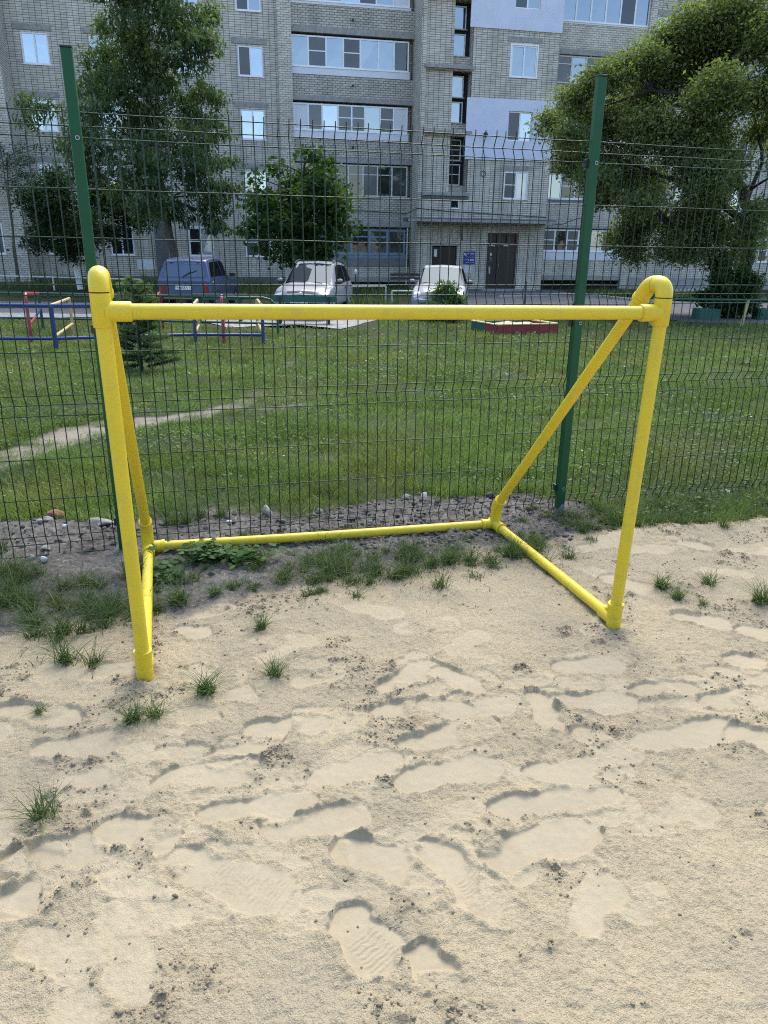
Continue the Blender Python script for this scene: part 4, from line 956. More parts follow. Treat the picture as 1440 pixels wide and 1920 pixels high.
# entrance
slab('canopy', .50, 8.43, VS - 1.25, VS, 2.98, 3.13, 'concrete_dark', .015); slab('canopy_edge', .48, 8.45, VS - 1.27, VS - 1.20, 2.94, 3.06, 'concrete', .01)
slab('porch_step', 4.6, 7.6, VS - 1.3, VS, -1.2, -.37, 'concrete')
d = MB(); d.box(5.16, 5.24, VS + .02, VS + .2, -.38, 2.48); d.box(6.78, 6.86, VS + .02, VS + .2, -.38, 2.48); d.box(5.24, 6.78, VS + .02, VS + .2, 1.78, 1.9); d.box(5.24, 6.78, VS + .02, VS + .2, 2.40, 2.48); d.box(5.70, 5.76, VS + .02, VS + .2, 1.9, 2.4); d.box(6.25, 6.31, VS + .02, VS + .2, 1.9, 2.4)
do = d.build('entrance_door', M['door_trim'], bld)
MB().box(5.24, 5.76, VS + .08, VS + .13, -.38, 1.78).build('door_leaf', M['door_brown'], do, .008); MB().box(5.765, 6.78, VS + .05, VS + .10, -.38, 1.78).build('door_leaf', M['door_brown'], do, .008)
MB().box(5.24, 6.78, VS + .1, VS + .12, 1.9, 2.40).build('transom_panel', M['door_trim'], do)
MB().tube([(5.85, VS + .04, .55), (5.85, VS, .58), (5.85, VS, .92), (5.85, VS + .04, .95)], .016, 8).build('handle', M['chrome'], do)
for a, b, z0, z1 in ((5.28, 5.50, 1.83, 1.89), (5.53, 5.58, 1.80, 1.90), (6.08, 6.36, 1.83, 1.89)): MB().box(a, b, VS + .005, VS + .018, z0, z1).build('small_plate', M['paper'], do)
for a, b, z0, z1, m in ((5.36, 5.46, 1.33, 1.48, 'paper'), (5.34, 5.40, 1.18, 1.26, 'paper'), (5.42, 5.47, 1.05, 1.2, 'stone_grey'), (5.32, 5.42, .42, .78, 'paper')): MB().box(a, b, VS + .06, VS + .075, z0, z1).build('notice', M[m], do)
MB().tube([(5.02, VS - .06, 2.02), (5.02, VS, 2.05)], .05, 10).build('doorway_lamp', M['paper'], bld)
d = MB(); d.box(2.16, 3.45, VS + .1, VS + .16, -.40, 1.76); bd = d.build('cellar_door', M['door_brown'], bld, .01); MB().box(2.24, 2.40, VS + .085, VS + .098, 1.25, 1.62).build('notice', M['sign_white'], bd); MB().box(2.05, 3.56, VS - .03, VS + .05, 1.80, 1.98).build('lintel', M['concrete'], bd)
sg = MB(); sg.box(3.85, 4.50, VS - .03, VS - .004, .88, 1.53); so = sg.build('wall_sign', M['sign_blue'], bld, .004)
t = MB()
t.add([(3.89, VS - .032, 1.47), (3.89, VS - .032, 1.33), (4.0, VS - .032, 1.42)], [(0, 1, 2)]); t.add([(3.91, VS - .032, 1.33), (4.04, VS - .032, 1.42), (4.02, VS - .032, 1.33)], [(0, 1, 2)])
rs = random.Random(5)
for a, b, z, h in ((4.06, 4.45, 1.43, .03), (4.20, 4.45, 1.36, .02), (3.98, 4.45, 1.25, .022), (3.92, 4.08, 1.12, .02), (4.12, 4.44, 1.10, .07), (3.98, 4.45, .97, .018)):
    x = a
    while x < b:                                                    # rows of small white letters
        l = min(rs.uniform(.025, .05), b - x); t.box(x, x + l, VS - .033, VS - .0305, z - h / 2, z + h / 2); x += l + (.008 if rs.random() < .8 else .022)
t.build('sign_lettering', M['sign_white'], so)
MB().box(3.93, 4.30, VS - .012, VS - .002, .45, .80).build('notice', M['paper'], bld)
MB().tube([(3.66, VS - .03, 2.9), (3.68, VS - .03, 2.35), (3.72, VS - .03, 2.1)], .05, 8).build('junction_pipe', M['black_plastic'], bld)
cb = MB()
cb.tube([(-4.9, -.06, 3.55), (-3, -.06, 3.52), (-1, -.06, 3.50), (1.0, -.06, 3.42), (1.25, VS - .03, 3.62), (3, VS - .03, 3.5), (5.5, VS - .03, 3.42), (8.4, VS - .03, 3.32)], .018, 6)
cb.tube([(8.42, VS - .5, 2.98), (9.6, -1.0, 3.0), (10.8, -.3, 3.35), (12, -.05, 3.5)], .022, 6); cb.build('cable', M['black_plastic'], bld)
# --- right balcony stack
RB0, RB1 = 8.40, 14.0
for (z0, z1, sp, fr, ed, ft) in ((1.60, 2.78, 'NtDNtBCNtB', 'white_pvc', [0, .14, .29, .43, .57, .72, .87, 1], .08), (4.36, 5.66, 'BDtDNtBDt', 'white_pvc', None, .07), (7.34, 8.45, 'BBDNBD', 'white_pvc', None, .07), (10.03, 11.33, 'GqBqGqGqDqGq', 'old_wood', None, .07), (12.87, 14.3, 'BBBBDB', 'white_pvc', None, .07)):
    glazing(9.02, RB1, z0, z1, .02, sp, fr, ed, ft=ft)
for z0, z1, m in ((1.14, 1.60, 'white_panel'), (4.22, 4.36, 'grey_panel'), (12.76, 12.87, 'white_panel')): slab('balcony_panel', 8.4, RB1, .0, .10, z0, z1, m)
for z0, z1 in ((2.84, 3.02), (5.74, 5.98), (8.55, 8.78), (11.36, 11.62), (14.4, 14.65)): slab('balcony_slab', 8.4, RB1, -.05, .5, z0, z1, 'concrete')
for z0, z1 in ((.28, 1.14), (3.02, 4.22), (5.98, 7.34), (8.78, 10.03), (11.62, 12.76), (14.65, ZT)):
    b = MB(); wall(b, 8.4, RB1, z0, z1, .03); b.build('parapet', M['brick_run'], bld)
slab('plinth', 8.4, RB1, .0, .12, .04, .28, 'concrete'); slab('cellar_gap_shade', 8.4, RB1, .5, .6, -1.3, .04, 'shade_black'); slab('cellar_soffit', 8.4, RB1, .12, .6, .0, .038, 'concrete_dark', 0)  # black slab paints the shade in the gap below the plinth
# --- right wall
wins = []
for (a, b), pan in (((14.45, 15.35), ['BD', 'DB', 'NB', 'BB', 'SB']), ((16.75, 17.95), ['DtB', 'BN', 'SB', 'BB', 'DB']), ((20.42, 21.62), ['BtD', 'SB', 'NN', 'BS', 'BB']), ((22.88, 24.05), ['NtB', 'BD', 'BB', 'SB', 'DB']), ((26.5, 27.7), ['DB', 'BB', 'DB', 'BB', 'DB'])):
    for k, z0 in enumerate((1.14, 3.95, 6.62, 9.40, 12.05)): wins.append((a, b, z0, z0 + 1.3, pan[k]))
w = MB(); wall(w, 14.0, 34, -1.3, ZT, 0, [q[:4] for q in wins]); w.build('right_wall', M['brick_stack'], bld)
for a, b, z0, z1, sp in wins:
    window(a, b, z0, z1, 0, sp); slab('lintel', a - .2, b + .25, -.022, .1, z1 + .08, z1 + .31)
slab('plinth', 14.0, 34, -.05, .1, -1.3, .22, 'concrete')
p = MB(); p.box(13.98, 14.36, -.10, .2, -1.3, ZT); p.build('pilaster', M['brick_run'], bld)
# --- left block that stands forward
wins = [(-20.3, -19.0, z0, z1, s) for (z0, z1), s in zip(FZ, ['DtN', 'BD', 'SB', 'BB', 'DB'])]
w = MB(); wall(w, -34, -18.05, -1.3, ZT, -1.6, [q[:4] for q in wins]); w.quad((-18.05, -1.6, -1.3), (-18.05, .2, -1.3), (-18.05, .2, ZT), (-18.05, -1.6, ZT)); w.build('left_block_wall', M['brick_run'], bld)
for a, b, z0, z1, sp in wins: window(a, b, z0, z1, -1.6, sp)
# --- mass and roof
c = MB(); c.box(-34, -18.06, -1.1, 12, -1.3, ZT - .02); c.box(-18.06, 1.26, .62, 12, -1.3, ZT - .02); c.box(1.26, 8.39, -.6, 12, -1.3, ZT - .02); c.box(8.39, 34, .62, 12, -1.3, ZT - .02)
c.build('core_walls', M['brick_run'], bld)
r = MB(); r.box(-34.2, -18.0, -1.8, 12.2, ZT, ZT + .3); r.box(-18.0, 1.2, -.25, 12.2, ZT, ZT + .3); r.box(1.2, 8.5, -1.85, 12.2, ZT, ZT + .3); r.box(8.5, 34.2, -.25, 12.2, ZT, ZT + .3)
r.build('roof', M['concrete_dark'], bld)
# ------------------------------------------------------------------ parked cars (local: x forward, z up)
def cr(P, u):
    """Catmull-Rom along the first axis"""
    P = np.asarray(P, float); n = len(P)
    u = np.clip(np.asarray(u, float), 0, n - 1); i = np.minimum(u.astype(int), n - 2); t = (u - i)
    sh = (-1,) + (1,) * (P.ndim - 1); t = t.reshape(sh)
    p1, p2 = P[i], P[i + 1]; p0 = P[np.maximum(i - 1, 0)]; p3 = P[np.minimum(i + 2, n - 1)]
    m1, m2 = (p2 - p0) * .38, (p3 - p1) * .38
    return p1 * (2 * t ** 3 - 3 * t ** 2 + 1) + m1 * (t ** 3 - 2 * t ** 2 + t) + p2 * (-2 * t ** 3 + 3 * t ** 2) + m2 * (t ** 3 - t ** 2)
def station(x, zb, zbelt, hwb, ztop, hwt, hw, rake=0.0, front=0.0):
    pts = [(0, zb), (hw * .8, zb), (hw, zb + .1), (hw + .01, (zb + .1 + zbelt) / 2 + .05), (hwb, zbelt), (hwt, ztop - .05), (hwt * .72, ztop - .005), (0, ztop + .015)]
    return [(x + max(0, z - zbelt) * rake + max(0, .72 - z) * front, y, z) for y, z in pts]
class Body:
    def __init__(self, st): self.P = np.array(st)
    def ev(self, s, t, side=1, off=0.0):
        s = np.asarray(s, float); t = np.asarray(t, float)
        def f(s_, t_): return np.swapaxes(cr(np.swapaxes(cr(self.P, s_), 0, 1), t_), 0, 1)
        A = f(s, t)
        if off:
            e = 1e-2
            ds = f(np.minimum(s + e, len(self.P) - 1), t) - f(np.maximum(s - e, 0), t); dt = f(s, np.minimum(t + e, 7)) - f(s, np.maximum(t - e, 0))
            n = np.cross(ds, dt); n /= np.linalg.norm(n, axis=-1, keepdims=True) + 1e-9
            c = A - np.array((A[..., 0].mean(), 0, .7)); sg = np.sign((n * c).sum(-1, keepdims=True)); sg[sg == 0] = 1
            A = A + n * sg * off
        A = A.copy(); A[..., 1] *= side
        return A
    def patch(self, mb, s0, s1, t0, t1, side, off=.006, n=7, s0b=None, s1b=None):
        """region of the skin; s limits may differ at the lower and upper edge"""
        t = np.linspace(t0, t1, n); rows = []
        for k, tt in enumerate(t):
            q = k / (n - 1); a = s0 + ((s0b if s0b is not None else s0) - s0) * q; b = s1 + ((s1b if s1b is not None else s1) - s1) * q
            rows.append(self.ev(np.linspace(a, b, n), [tt], side, off)[:, 0])
        mb.grid(np.array(rows))
def car_body(B, paint, root):
    ns = (len(B.P) - 1) * 7 + 1
    s = np.linspace(0, len(B.P) - 1, ns); t = np.linspace(0, 7, 43)
    mb = MB()
    for sd in (1, -1): mb.grid(B.ev(s, t, sd))
    for e in (0, len(B.P) - 1):
        A = B.ev([e], t)[0]
        w = np.linspace(-1, 1, 13)
        G = np.stack([np.stack([np.full(13, a[0]), a[1] * w, np.full(13, a[2])], -1) for a in A]); mb.grid(G)
    return mb.build('body', paint, root)
def wheel(root, x, y, r, w=.19):
    sd = 1 if y > 0 else -1
    a = MB().tube([(x, y - sd * w, r), (x, y - sd * .02, r), (x, y, r)], [r, r, r * .93], 26).build('wheel', M['rubber'], root)
    rm = MB(); rm.tube([(x, y - sd * .01, r), (x, y + sd * .008, r)], [r * .66, r * .6], 22)
    for k in range(5): rm.box(-.03, .03, -.006, .006, .02, r * .55, 0, Matrix.Translation((x, y + sd * .012, r)) @ Matrix.Rotation(k * 2 * PI / 5, 4, 'Y'))
    rm.build('rim', M['zinc'], a)
    arch = MB(); pts = [(x + (r + .055) * math.cos(q), y - sd * .015, r + (r + .055) * math.sin(q)) for q in np.linspace(-.15, PI + .15, 15)]
    arch.tube(pts, .028, 8); arch.build('wheel_arch', M['black_trim'], root)
def plate(root, x, z, txt, face, y=0.0, tilt=0):
    p = MB().box(x - .008, x + .008, y - .26, y + .26, z - .056, z + .056).build('number_plate', M['plate'], root)
    cu = bpy.data.curves.new('plate_text', 'FONT'); cu.body = txt; cu.size = .105; cu.align_x = 'CENTER'; cu.align_y = 'CENTER'; cu.extrude = .0008; cu.space_character = 1.05
    cu.materials.append(M['ink'])
    tmp = bpy.data.objects.new('tmp', cu); me = bpy.data.meshes.new_from_object(tmp); bpy.data.objects.remove(tmp)
    t = bpy.data.objects.new('plate_text', me); COL.objects.link(t); t.parent = p
    t.location = (x + face * .0095, y, z); t.rotation_euler = (R(90), 0, R(90) if face > 0 else R(-90))
def seam(B, mb, pts):
    """thin dark shut line on the skin"""
    P = [tuple(B.ev([a], [b], sd, .002)[0, 0]) for a, b, sd in pts]
    mb.tube(P, .006, 5)

# --- blue four wheel drive, seen from behind
def offroader(loc, ang):
    root = empty('parked_car', loc, ang)
    tag(root, 'boxy blue grey three door off-roader seen from behind with rear wiper', 'car', 'cars parked in front of the building')
    h = .83
    B = Body([station(0, .46, 1.06, .785, 1.57, .60, .79, .42), station(.10, .42, 1.06, .815, 1.615, .655, .825, .40), station(.8, .40, 1.05, .825, 1.655, .68, h, .12), station(1.72, .40, 1.04, .82, 1.64, .67, h, -.02),
              station(2.35, .40, 1.01, .80, 1.05, .70, h), station(3.05, .42, .96, .79, 1.01, .69, .82), station(3.52, .44, .90, .76, .95, .66, .80), station(3.64, .50, .84, .72, .88, .62, .76)])
    car_body(B, M['car_blue'], root)
    def rear(y, z, o=.012):
        return (max(0, z - 1.06) * .42 - o - .004, y, z)
    # rear window with its rounded seal
    def rr(a, b, z0, z1, c, k, o):
        pts = []
        for cx, cz, q in ((b - c, z1 - c, 0), (-b + c, z1 - c, 1), (-a + c, z0 + c, 2), (a - c, z0 + c, 3)):
            for i in range(k): an = (q + i / (k - 1)) * PI / 2; pts.append(rear(cx + c * math.cos(an), cz + c * math.sin(an), o))
        return pts
    g = MB(); pts = rr(.66, .57, 1.11, 1.49, .06, 5, .004); g.add(pts, [tuple(range(len(pts)))]); rw = g.build('rear_window', M['car_glass_rear'], root)
    MB().tube(pts + pts[:1], .014, 6).build('seal', M['car_blue'], rw)
    MB().tube([rear(.04, 1.08, .03), rear(.02, 1.12, .035), rear(-.22, 1.27, .03)], .012, 6).tube([rear(-.06, 1.17, .022), rear(-.40, 1.30, .022)], .010, 6).build('wiper', M['black_trim'], root)
    for y in (.42, -.42): MB().box(*(lambda q: (q[0] - .02, q[0] + .04, y - .05, y + .05, 1.525, 1.55))(rear(y, 1.53))).build('hinge', M['car_blue'], root, .008)
    for y in (.66, -.66):
        MB().box(-.03, .03, y - .085, y + .085, .63, .86).build('tail_light', M['tail_red'], root, .012)
    bm_ = MB(); bm_.box(-.11, .02, -.80, .80, .43, .56); bo = bm_.build('bumper', M['black_trim'], root, .02)
    MB().box(-.118, -.108, -.62, .62, .47, .52).build('bumper_strip', M['chrome'], bo)
    plate(root, -.014, .79, 'Т466МА 43', -1, .03)
    MB().box(-.05, -.005, -.10, .02, .90, .93).build('tailgate_handle', M['black_trim'], root, .006)
    for sd in (1, -1):
        g = MB(); B.patch(g, 1.12, 2.62, 4.16, 4.84, sd, .006, 8, 1.28, 2.42); g.build('door_window', M['car_glass_dark'], root)
        g = MB(); B.patch(g, 2.70, 3.72, 4.16, 4.84, sd, .006, 7, 2.50, 2.98); g.build('quarter_light', M['car_glass'], root)
        l = MB(); seam(B, l, [(1.05, 1.6, sd), (1.05, 3, sd), (1.02, 4, sd), (1.22, 4.9, sd), (2.5, 4.93, sd), (3.1, 4.92, sd), (3.85, 4.1, sd), (3.75, 3, sd), (3.75, 1.6, sd)]); l.build('door_gap', M['black_trim'], root)
        q = B.ev([1.3], [3.55], sd, .012)[0, 0]; MB().box(q[0] - .02, q[0] + .13, q[1] - .015, q[1] + .015, q[2] - .02, q[2] + .02).build('door_handle', M['chrome'], root, .006)
        q = B.ev([3.72], [4.2], sd, .01)[0, 0]; MB().box(q[0] - .05, q[0] + .05, q[1] + sd * .02 - .01, q[1] + sd * .22, q[2] + .02, q[2] + .15).build('mirror', M['black_trim'], root, .02)
        for x in (.62, 2.82): wheel(root, x, sd * .84, .335)
        MB().tube([tuple(B.ev([0.3], [4.6], sd, .01)[0, 0]), tuple(B.ev([.3], [5.2], sd, .01)[0, 0])], .004, 5).build('pillar_trim', M['black_trim'], root)
    g = MB()
    for sd in (1, -1): B.patch(g, 3.12, 3.88, 5.12, 7, sd, .006, 9)
    g.build('windscreen', M['car_glass'], root)
    return root
# --- silver cars, seen from the front
def hatchback(loc, ang, label, paint, tall=1.0, rails=False, txt='', name_extra=None, wide=1.0):
    root = empty('parked_car', loc, ang)
    tag(root, label, 'car', 'cars parked in front of the building')
    k = tall; h = .835 * wide
    B = Body([station(0, .42, .93, .77 * wide, 1.36 * k, .56, .80 * wide, .30), station(.22, .36, .94, .80 * wide, 1.47 * k, .60 * wide, h, .16), station(1.1, .32, .93, .815 * wide, 1.535 * k, .63 * wide, h, .03), station(2.0, .32, .91, .81 * wide, 1.51 * k, .615 * wide, h, -.10),
              station(2.98, .32, .90, .80 * wide, .985, .70 * wide, h), station(3.45, .34, .83, .80 * wide, .91, .66 * wide, h), station(3.80, .30, .70, .755 * wide, .81, .56 * wide, .80 * wide), station(3.98, .28, .58, .66 * wide, .66, .46 * wide, .70 * wide)])
    car_body(B, paint, root)
    g = MB()
    for sd in (1, -1): B.patch(g, 3.10, 3.93, 5.10, 7, sd, .006, 11, 3.06, 3.93)
    ws = g.build('windscreen', M['car_glass'], root)
    w = MB()
    for y0, y1 in ((.45, -.05), (-.05, -.55)):
        a = B.ev([3.92], [5.4 + .6 * (.5 - abs(y0))], 1, .02)[0, 0]; w.tube([(2.96, y0, 1.005), (2.90, y1, 1.035)], .009, 5)
    w.build('wiper', M['black_trim'], ws)
    for sd in (1, -1):
        g = MB(); B.patch(g, 2.12, 3.62, 4.14, 4.88, sd, .006, 9, 2.06, 3.12); g.build('door_window', M['car_glass_dark'], root)
        g = MB(); B.patch(g, 1.10, 2.02, 4.14, 4.88, sd, .006, 7, 1.12, 1.98); g.build('door_window', M['car_glass_dark'], root)
        g = MB(); B.patch(g, .55, 1.02, 4.2, 4.80, sd, .006, 6, .75, 1.04); g.build('quarter_light', M['car_glass_dark'], root)
        l = MB(); seam(B, l, [(2.05, 1.7, sd), (2.05, 3, sd), (2.05, 4, sd)]); seam(B, l, [(3.75, 4.1, sd), (3.72, 3, sd), (3.70, 1.7, sd)]); seam(B, l, [(1.08, 4, sd), (1.15, 3, sd), (1.2, 2, sd)]); l.build('door_gap', M['black_trim'], root)
        for s_ in (1.3, 2.3): q = B.ev([s_], [3.62], sd, .012)[0, 0]; MB().box(q[0] - .07, q[0] + .09, q[1] - .014, q[1] + .014, q[2] - .018, q[2] + .018).build('door_handle', M['black_trim'], root, .006)
        q = B.ev([3.60], [4.2], sd, .0)[0, 0]
        mm = MB(); mm.ball((q[0], q[1] + sd * .13, q[2] + .09), .085, 14, 8, 0, (.75, 1.25, .85)); mm.box(q[0] - .02, q[0] + .03, q[1] - .02, q[1] + .1 * sd + .02, q[2] + .02, q[2] + .07); mo = mm.build('mirror', M['black_trim'], root)
        cp = MB(); cp.ball((q[0] + .012, q[1] + sd * .13, q[2] + .115), .082, 14, 8, 0, (.7, 1.2, .72)); cp.build('mirror_cap', paint, mo)
        for x in (.72, 3.18): wheel(root, x, sd * (h + .005), .30)
        g = MB(); B.patch(g, 5.40, 6.55, 3.75, 5.0, sd, .008, 8, 5.75, 6.45); g.build('headlight', M['lamp_clear'], root)
        q = B.ev([6.75], [2.6], sd, .0)[0, 0]; MB().tube([(q[0] - .03, q[1] * .88, q[2]), (q[0] + .02, q[1] * .88, q[2])], .06, 14).build('fog_lamp', M['black_trim'], root)
        if rails:
            rl = MB(); pts = [tuple(B.ev([s_], [5.35], sd, .05)[0, 0]) for s_ in (.9, 1.2, 1.8, 2.4, 2.9)]; a0 = tuple(B.ev([.8], [5.35], sd, 0)[0, 0]); a1 = tuple(B.ev([3.0], [5.35], sd, 0)[0, 0]); rl.tube([a0] + pts + [a1], .02, 8); rl.build('roof_rail', M['black_trim'], root)
    g = MB()
    for sd in (1, -1): B.patch(g, 6.12, 6.52, 6.0, 7, sd, .006, 6)
    gr = g.build('grille', M['black_trim'], root)
    gb = MB()
    for sd in (1, -1): B.patch(gb, 6.55, 6.68, 5.9, 7, sd, .012, 5)
    gb.build('grille_bar', M['chrome'], gr)
    em = MB(); em.ball((3.89, 0, .735), .06, 14, 8, 0, (.35, 1.2, .75)); em.build('emblem', M['chrome'], gr)
    MB().box(3.93, 4.0, -.42, .42, .33, .47).build('lower_grille', M['black_trim'], root, .02)
    bp = MB(); bp.box(3.86, 4.035, -.60 * wide, .60 * wide, .47, .60); bp.build('bumper', paint, root, .035)
    plate(root, 4.045, .53, txt, 1)
    return root
def heading(hx, hy): return math.atan2(hy, hx)
offroader((-6.25, 23.55, -.432), heading(.07, 1.0))
hatchback((-2.0, 26.0, -.432), heading(-.135, -.99), 'silver family hatchback with dark roof rails facing the camera behind the green planks', M['car_silver'], 1.03, True, 'Е438ЕР 43', wide=1.02)
hatchback((2.0, 26.6, -.432), heading(-.12, -.99), 'silver car facing the camera behind a small green bush near the entrance', M['car_grey'], .98, False, 'В702ОН 43', wide=.98)
# ------------------------------------------------------------------ trees and bushes
def leaf_cloud(blobs, Y, dy, n, size, asp, cA, cB, droop=.0, sub=.22, seed=1, base=(0, 0, 0), flatten=1.0):
    """leaf faces gathered in sprays through the blobs' volume"""
    g = np.random.default_rng(seed)
    wts = np.array([b[2] ** 2 for b in blobs]); wts = wts / wts.sum()
    V, C = [], []
    ctr = []
    for (bx_, bz_, br), w in zip(blobs, wts):
        by_ = Y + g.uniform(-dy, dy)
        ctr.append((bx_, by_, bz_, br))
        k = max(4, int(n * w))
        ns = max(3, int(k / 34))
        d = g.normal(size=(ns, 3)); d /= np.linalg.norm(d, axis=1, keepdims=True)
        r = br * g.random(ns) ** .45
        sc_ = np.array((bx_, by_, bz_)) + d * r[:, None] * np.array((1, 1, .85 * flatten))
        tone_s = g.uniform(-1, 1, ns)
        i = g.integers(0, ns, k)
        p = sc_[i] + g.normal(size=(k, 3)) * sub * np.array((1, 1, .6))
        yaw = g.uniform(0, 2 * PI, k)
        pitch = g.normal(-droop, .55, k)
        ax = np.stack([np.cos(yaw) * np.cos(pitch), np.sin(yaw) * np.cos(pitch), np.sin(pitch)], -1)
        rd = g.normal(size=(k, 3)) * .55 + np.array((0, 0, 1.0)); sd = np.cross(ax, rd); sd /= np.linalg.norm(sd, axis=1, keepdims=True) + 1e-9
        nr = np.cross(sd, ax)
        l = size * g.uniform(.6, 1.4, k); w2 = l * asp * g.uniform(.75, 1.25, k) * .5
        A = p; Bt = p + ax * l[:, None]; Mi = p + ax * (.45 * l)[:, None] + nr * (.06 * l)[:, None]
        V.append(np.stack([A, Mi + sd * w2[:, None], Bt, Mi - sd * w2[:, None]], 1).reshape(-1, 3))
        t = np.clip(.5 + .32 * tone_s[i] + .25 * g.normal(size=k), 0, 1)[:, None]
        c = cA * (1 - t) + cB * t
        C.append(np.repeat(c, 4, 0))
    V = np.concatenate(V) - np.array(base); C = np.concatenate(C)
    return V, np.arange(len(V)).reshape(-1, 4), C, ctr
def limb(mb, a, b, r0, r1, sag=.12, k=6, rr=None):
    rr = rr or random
    a, b = Vector(a), Vector(b); L = (b - a).length
    c = (a + b) / 2 + Vector((rr.uniform(-1, 1), rr.uniform(-1, 1), 1.2)) * sag * L
    pts = [a * (1 - t) ** 2 + c * 2 * t * (1 - t) + b * t * t for t in [i / k for i in range(k + 1)]]
    mb.tube([tuple(p) for p in pts], [r0 + (r1 - r0) * i / k for i in range(k + 1)], 7)
def make_tree(name, label, cat, Y, blobs, axis, r0, r1, n, size, asp, cA, cB, dy=1.0, droop=0.0, sub=.22, seed=1, bark='bark', group=None, limbs=(), leafm='leaf', wash=None, twigs=True):
    base = axis[0]
    root = empty(name, base)
    tag(root, label, cat, group)
    V, Fq, C, ctr = leaf_cloud(blobs, Y, dy, n, size, asp, cA, cB, droop, sub, seed, base)
    np_mesh('crown', V, Fq, M[leafm], C, root)
    rr = random.Random(seed)
    mb = MB(); loc = [tuple(np.array(p) - np.array(base)) for p in axis]
    k = len(loc)
    # a few extra points so the trunk is not a straight post
    pts = []
    for i in range(k - 1):
        for j in range(3):
            t = j / 3; p = np.array(loc[i]) * (1 - t) + np.array(loc[i + 1]) * t
            pts.append(tuple(p + (np.array((rr.gauss(0, .02), rr.gauss(0, .02), 0)) if (i or j) else 0)))
    pts.append(loc[-1]); m_ = len(pts)
    rad = [r0 + (r1 - r0) * (i / (m_ - 1)) for i in range(m_)]; rad[0] *= 1.35
    mb.tube(pts, rad, 12)
    for L, ra, rb in limbs:
        q = [tuple(np.array(p) - np.array(base)) for p in L]
        mb.tube(q, [ra + (rb - ra) * i / (len(q) - 1) for i in range(len(q))], 9)
    if twigs:
        P = np.array(pts + [p for L, _, _ in limbs for p in [tuple(np.array(z) - np.array(base)) for z in L]])
        for (bx_, by_, bz_, br) in ctr:
            b = np.array((bx_, by_, bz_)) - np.array(base)
            cand = P[(P[:, 2] < b[2] - .25 * br) & (P[:, 2] > .28 * loc[-1][2])]
            if not len(cand): cand = P[P[:, 2] > .28 * loc[-1][2]]
            a = cand[np.argmin(np.linalg.norm(cand - b, axis=1) + .25 * np.abs((b[2] - cand[:, 2]) - .5 * np.linalg.norm((cand - b)[:, :2], axis=1)))]
            limb(mb, a, b, min(r1 * .9, .05), .012, .10, 6, rr)
            for _ in range(3):
                e = b + np.array((rr.uniform(-1, 1), rr.uniform(-1, 1), rr.uniform(-.4, .9))) * br * .8
                limb(mb, b, e, .014, .005, .08, 4, rr)
    tr = mb.build('trunk', M[bark], root)
    if wash:
        wm = MB(); zs = np.linspace(0, wash, 6); wm.tube([(loc[0][0] + (loc[1][0] - loc[0][0]) * z / (loc[1][2] - loc[0][2]), loc[0][1] + (loc[1][1] - loc[0][1]) * z / (loc[1][2] - loc[0][2]), z - .1) for z in zs], [r0 * 1.42 - .3 * r0 * i / 5 for i in range(6)], 12)
        wm.build('whitewash', M['whitewash'], tr)
    return root
GR = 'trees in front of the building'
make_tree('rowan_tree', 'tall feathery leaved tree with drooping sprays rising behind the blue off-roader', 'tree', 31, T_ROWAN, [(-8.35, 31, -.35), (-8.5, 31, 1.0), (-8.72, 31, 2.4), (-8.95, 31, 5), (-9.1, 31, 8), (-9.2, 31, 11)], .22, .05, 34000, .21, .34, np.array((.042, .072, .038)), np.array((.12, .165, .085)), 1.8, .65, .19, 11, 'bark', GR)
make_tree('small_dark_tree', 'low dense dark tree with a whitewashed trunk behind the left green post', 'tree', 33.5, T_DARK, [(-13.45, 33.5, -.15), (-13.6, 33.5, 1.2), (-13.8, 33.5, 2.6), (-13.9, 33.5, 4)], .11, .04, 20000, .14, .55, np.array((.02, .04, .02)), np.array((.06, .09, .045)), 1.2, .1, .2, 12, 'bark_dark', GR, wash=1.15)
make_tree('thin_tree', 'sparse grey green treetop at the left picture edge in front of the brick', 'tree', 36, T_LIGHT, [(-17.4, 36, -.2), (-17.3, 36, 2), (-17.2, 36, 3.8), (-17.1, 36, 5.2)], .07, .02, 2600, .11, .5, np.array((.05, .075, .04)), np.array((.10, .13, .08)), .6, .2, .2, 13, 'bark', GR)
make_tree('young_maple', 'small round maple with dark green leaves behind the silver car with roof rails', 'tree', 28, T_MID, [(-2.95, 28, -.44), (-3.0, 28, .8), (-3.05, 28, 2.2), (-3.0, 28, 3.6), (-2.85, 28, 4.6)], .10, .03, 10500, .16, .8, np.array((.018, .042, .014)), np.array((.06, .11, .03)), 1.3, .4, .21, 14, 'bark_dark', GR)
tb = (12.3, 26.5, -.45)
L_ = [[tuple(p) for p in l] for l in LIMBS]
make_tree('big_maple', 'large leaning tree with pale olive foliage and forked dark trunk at right', 'tree', 26.5, T_RIGHT, [tb] + L_[0][1:], .25, .09, 190000, .115, .5, np.array((.062, .09, .036)), np.array((.20, .23, .095)), 1.7, .35, .22, 15, 'bark_dark', GR,
          limbs=[(L_[1], .08, .025), (L_[2], .16, .05), (L_[3], .10, .03), (L_[4], .07, .02), (L_[5], .07, .02), (L_[6], .07, .02)])
make_tree('leafy_shrub', 'dark leafy shrub at the foot of the big right tree', 'shrub', 25, T_SHRUB, [(11.5, 25, -.45), (11.45, 25, .3), (11.4, 25, 1.2)], .05, .02, 7000, .13, .5, np.array((.016, .04, .014)), np.array((.06, .10, .032)), .6, .1, .12, 16, 'bark_dark')
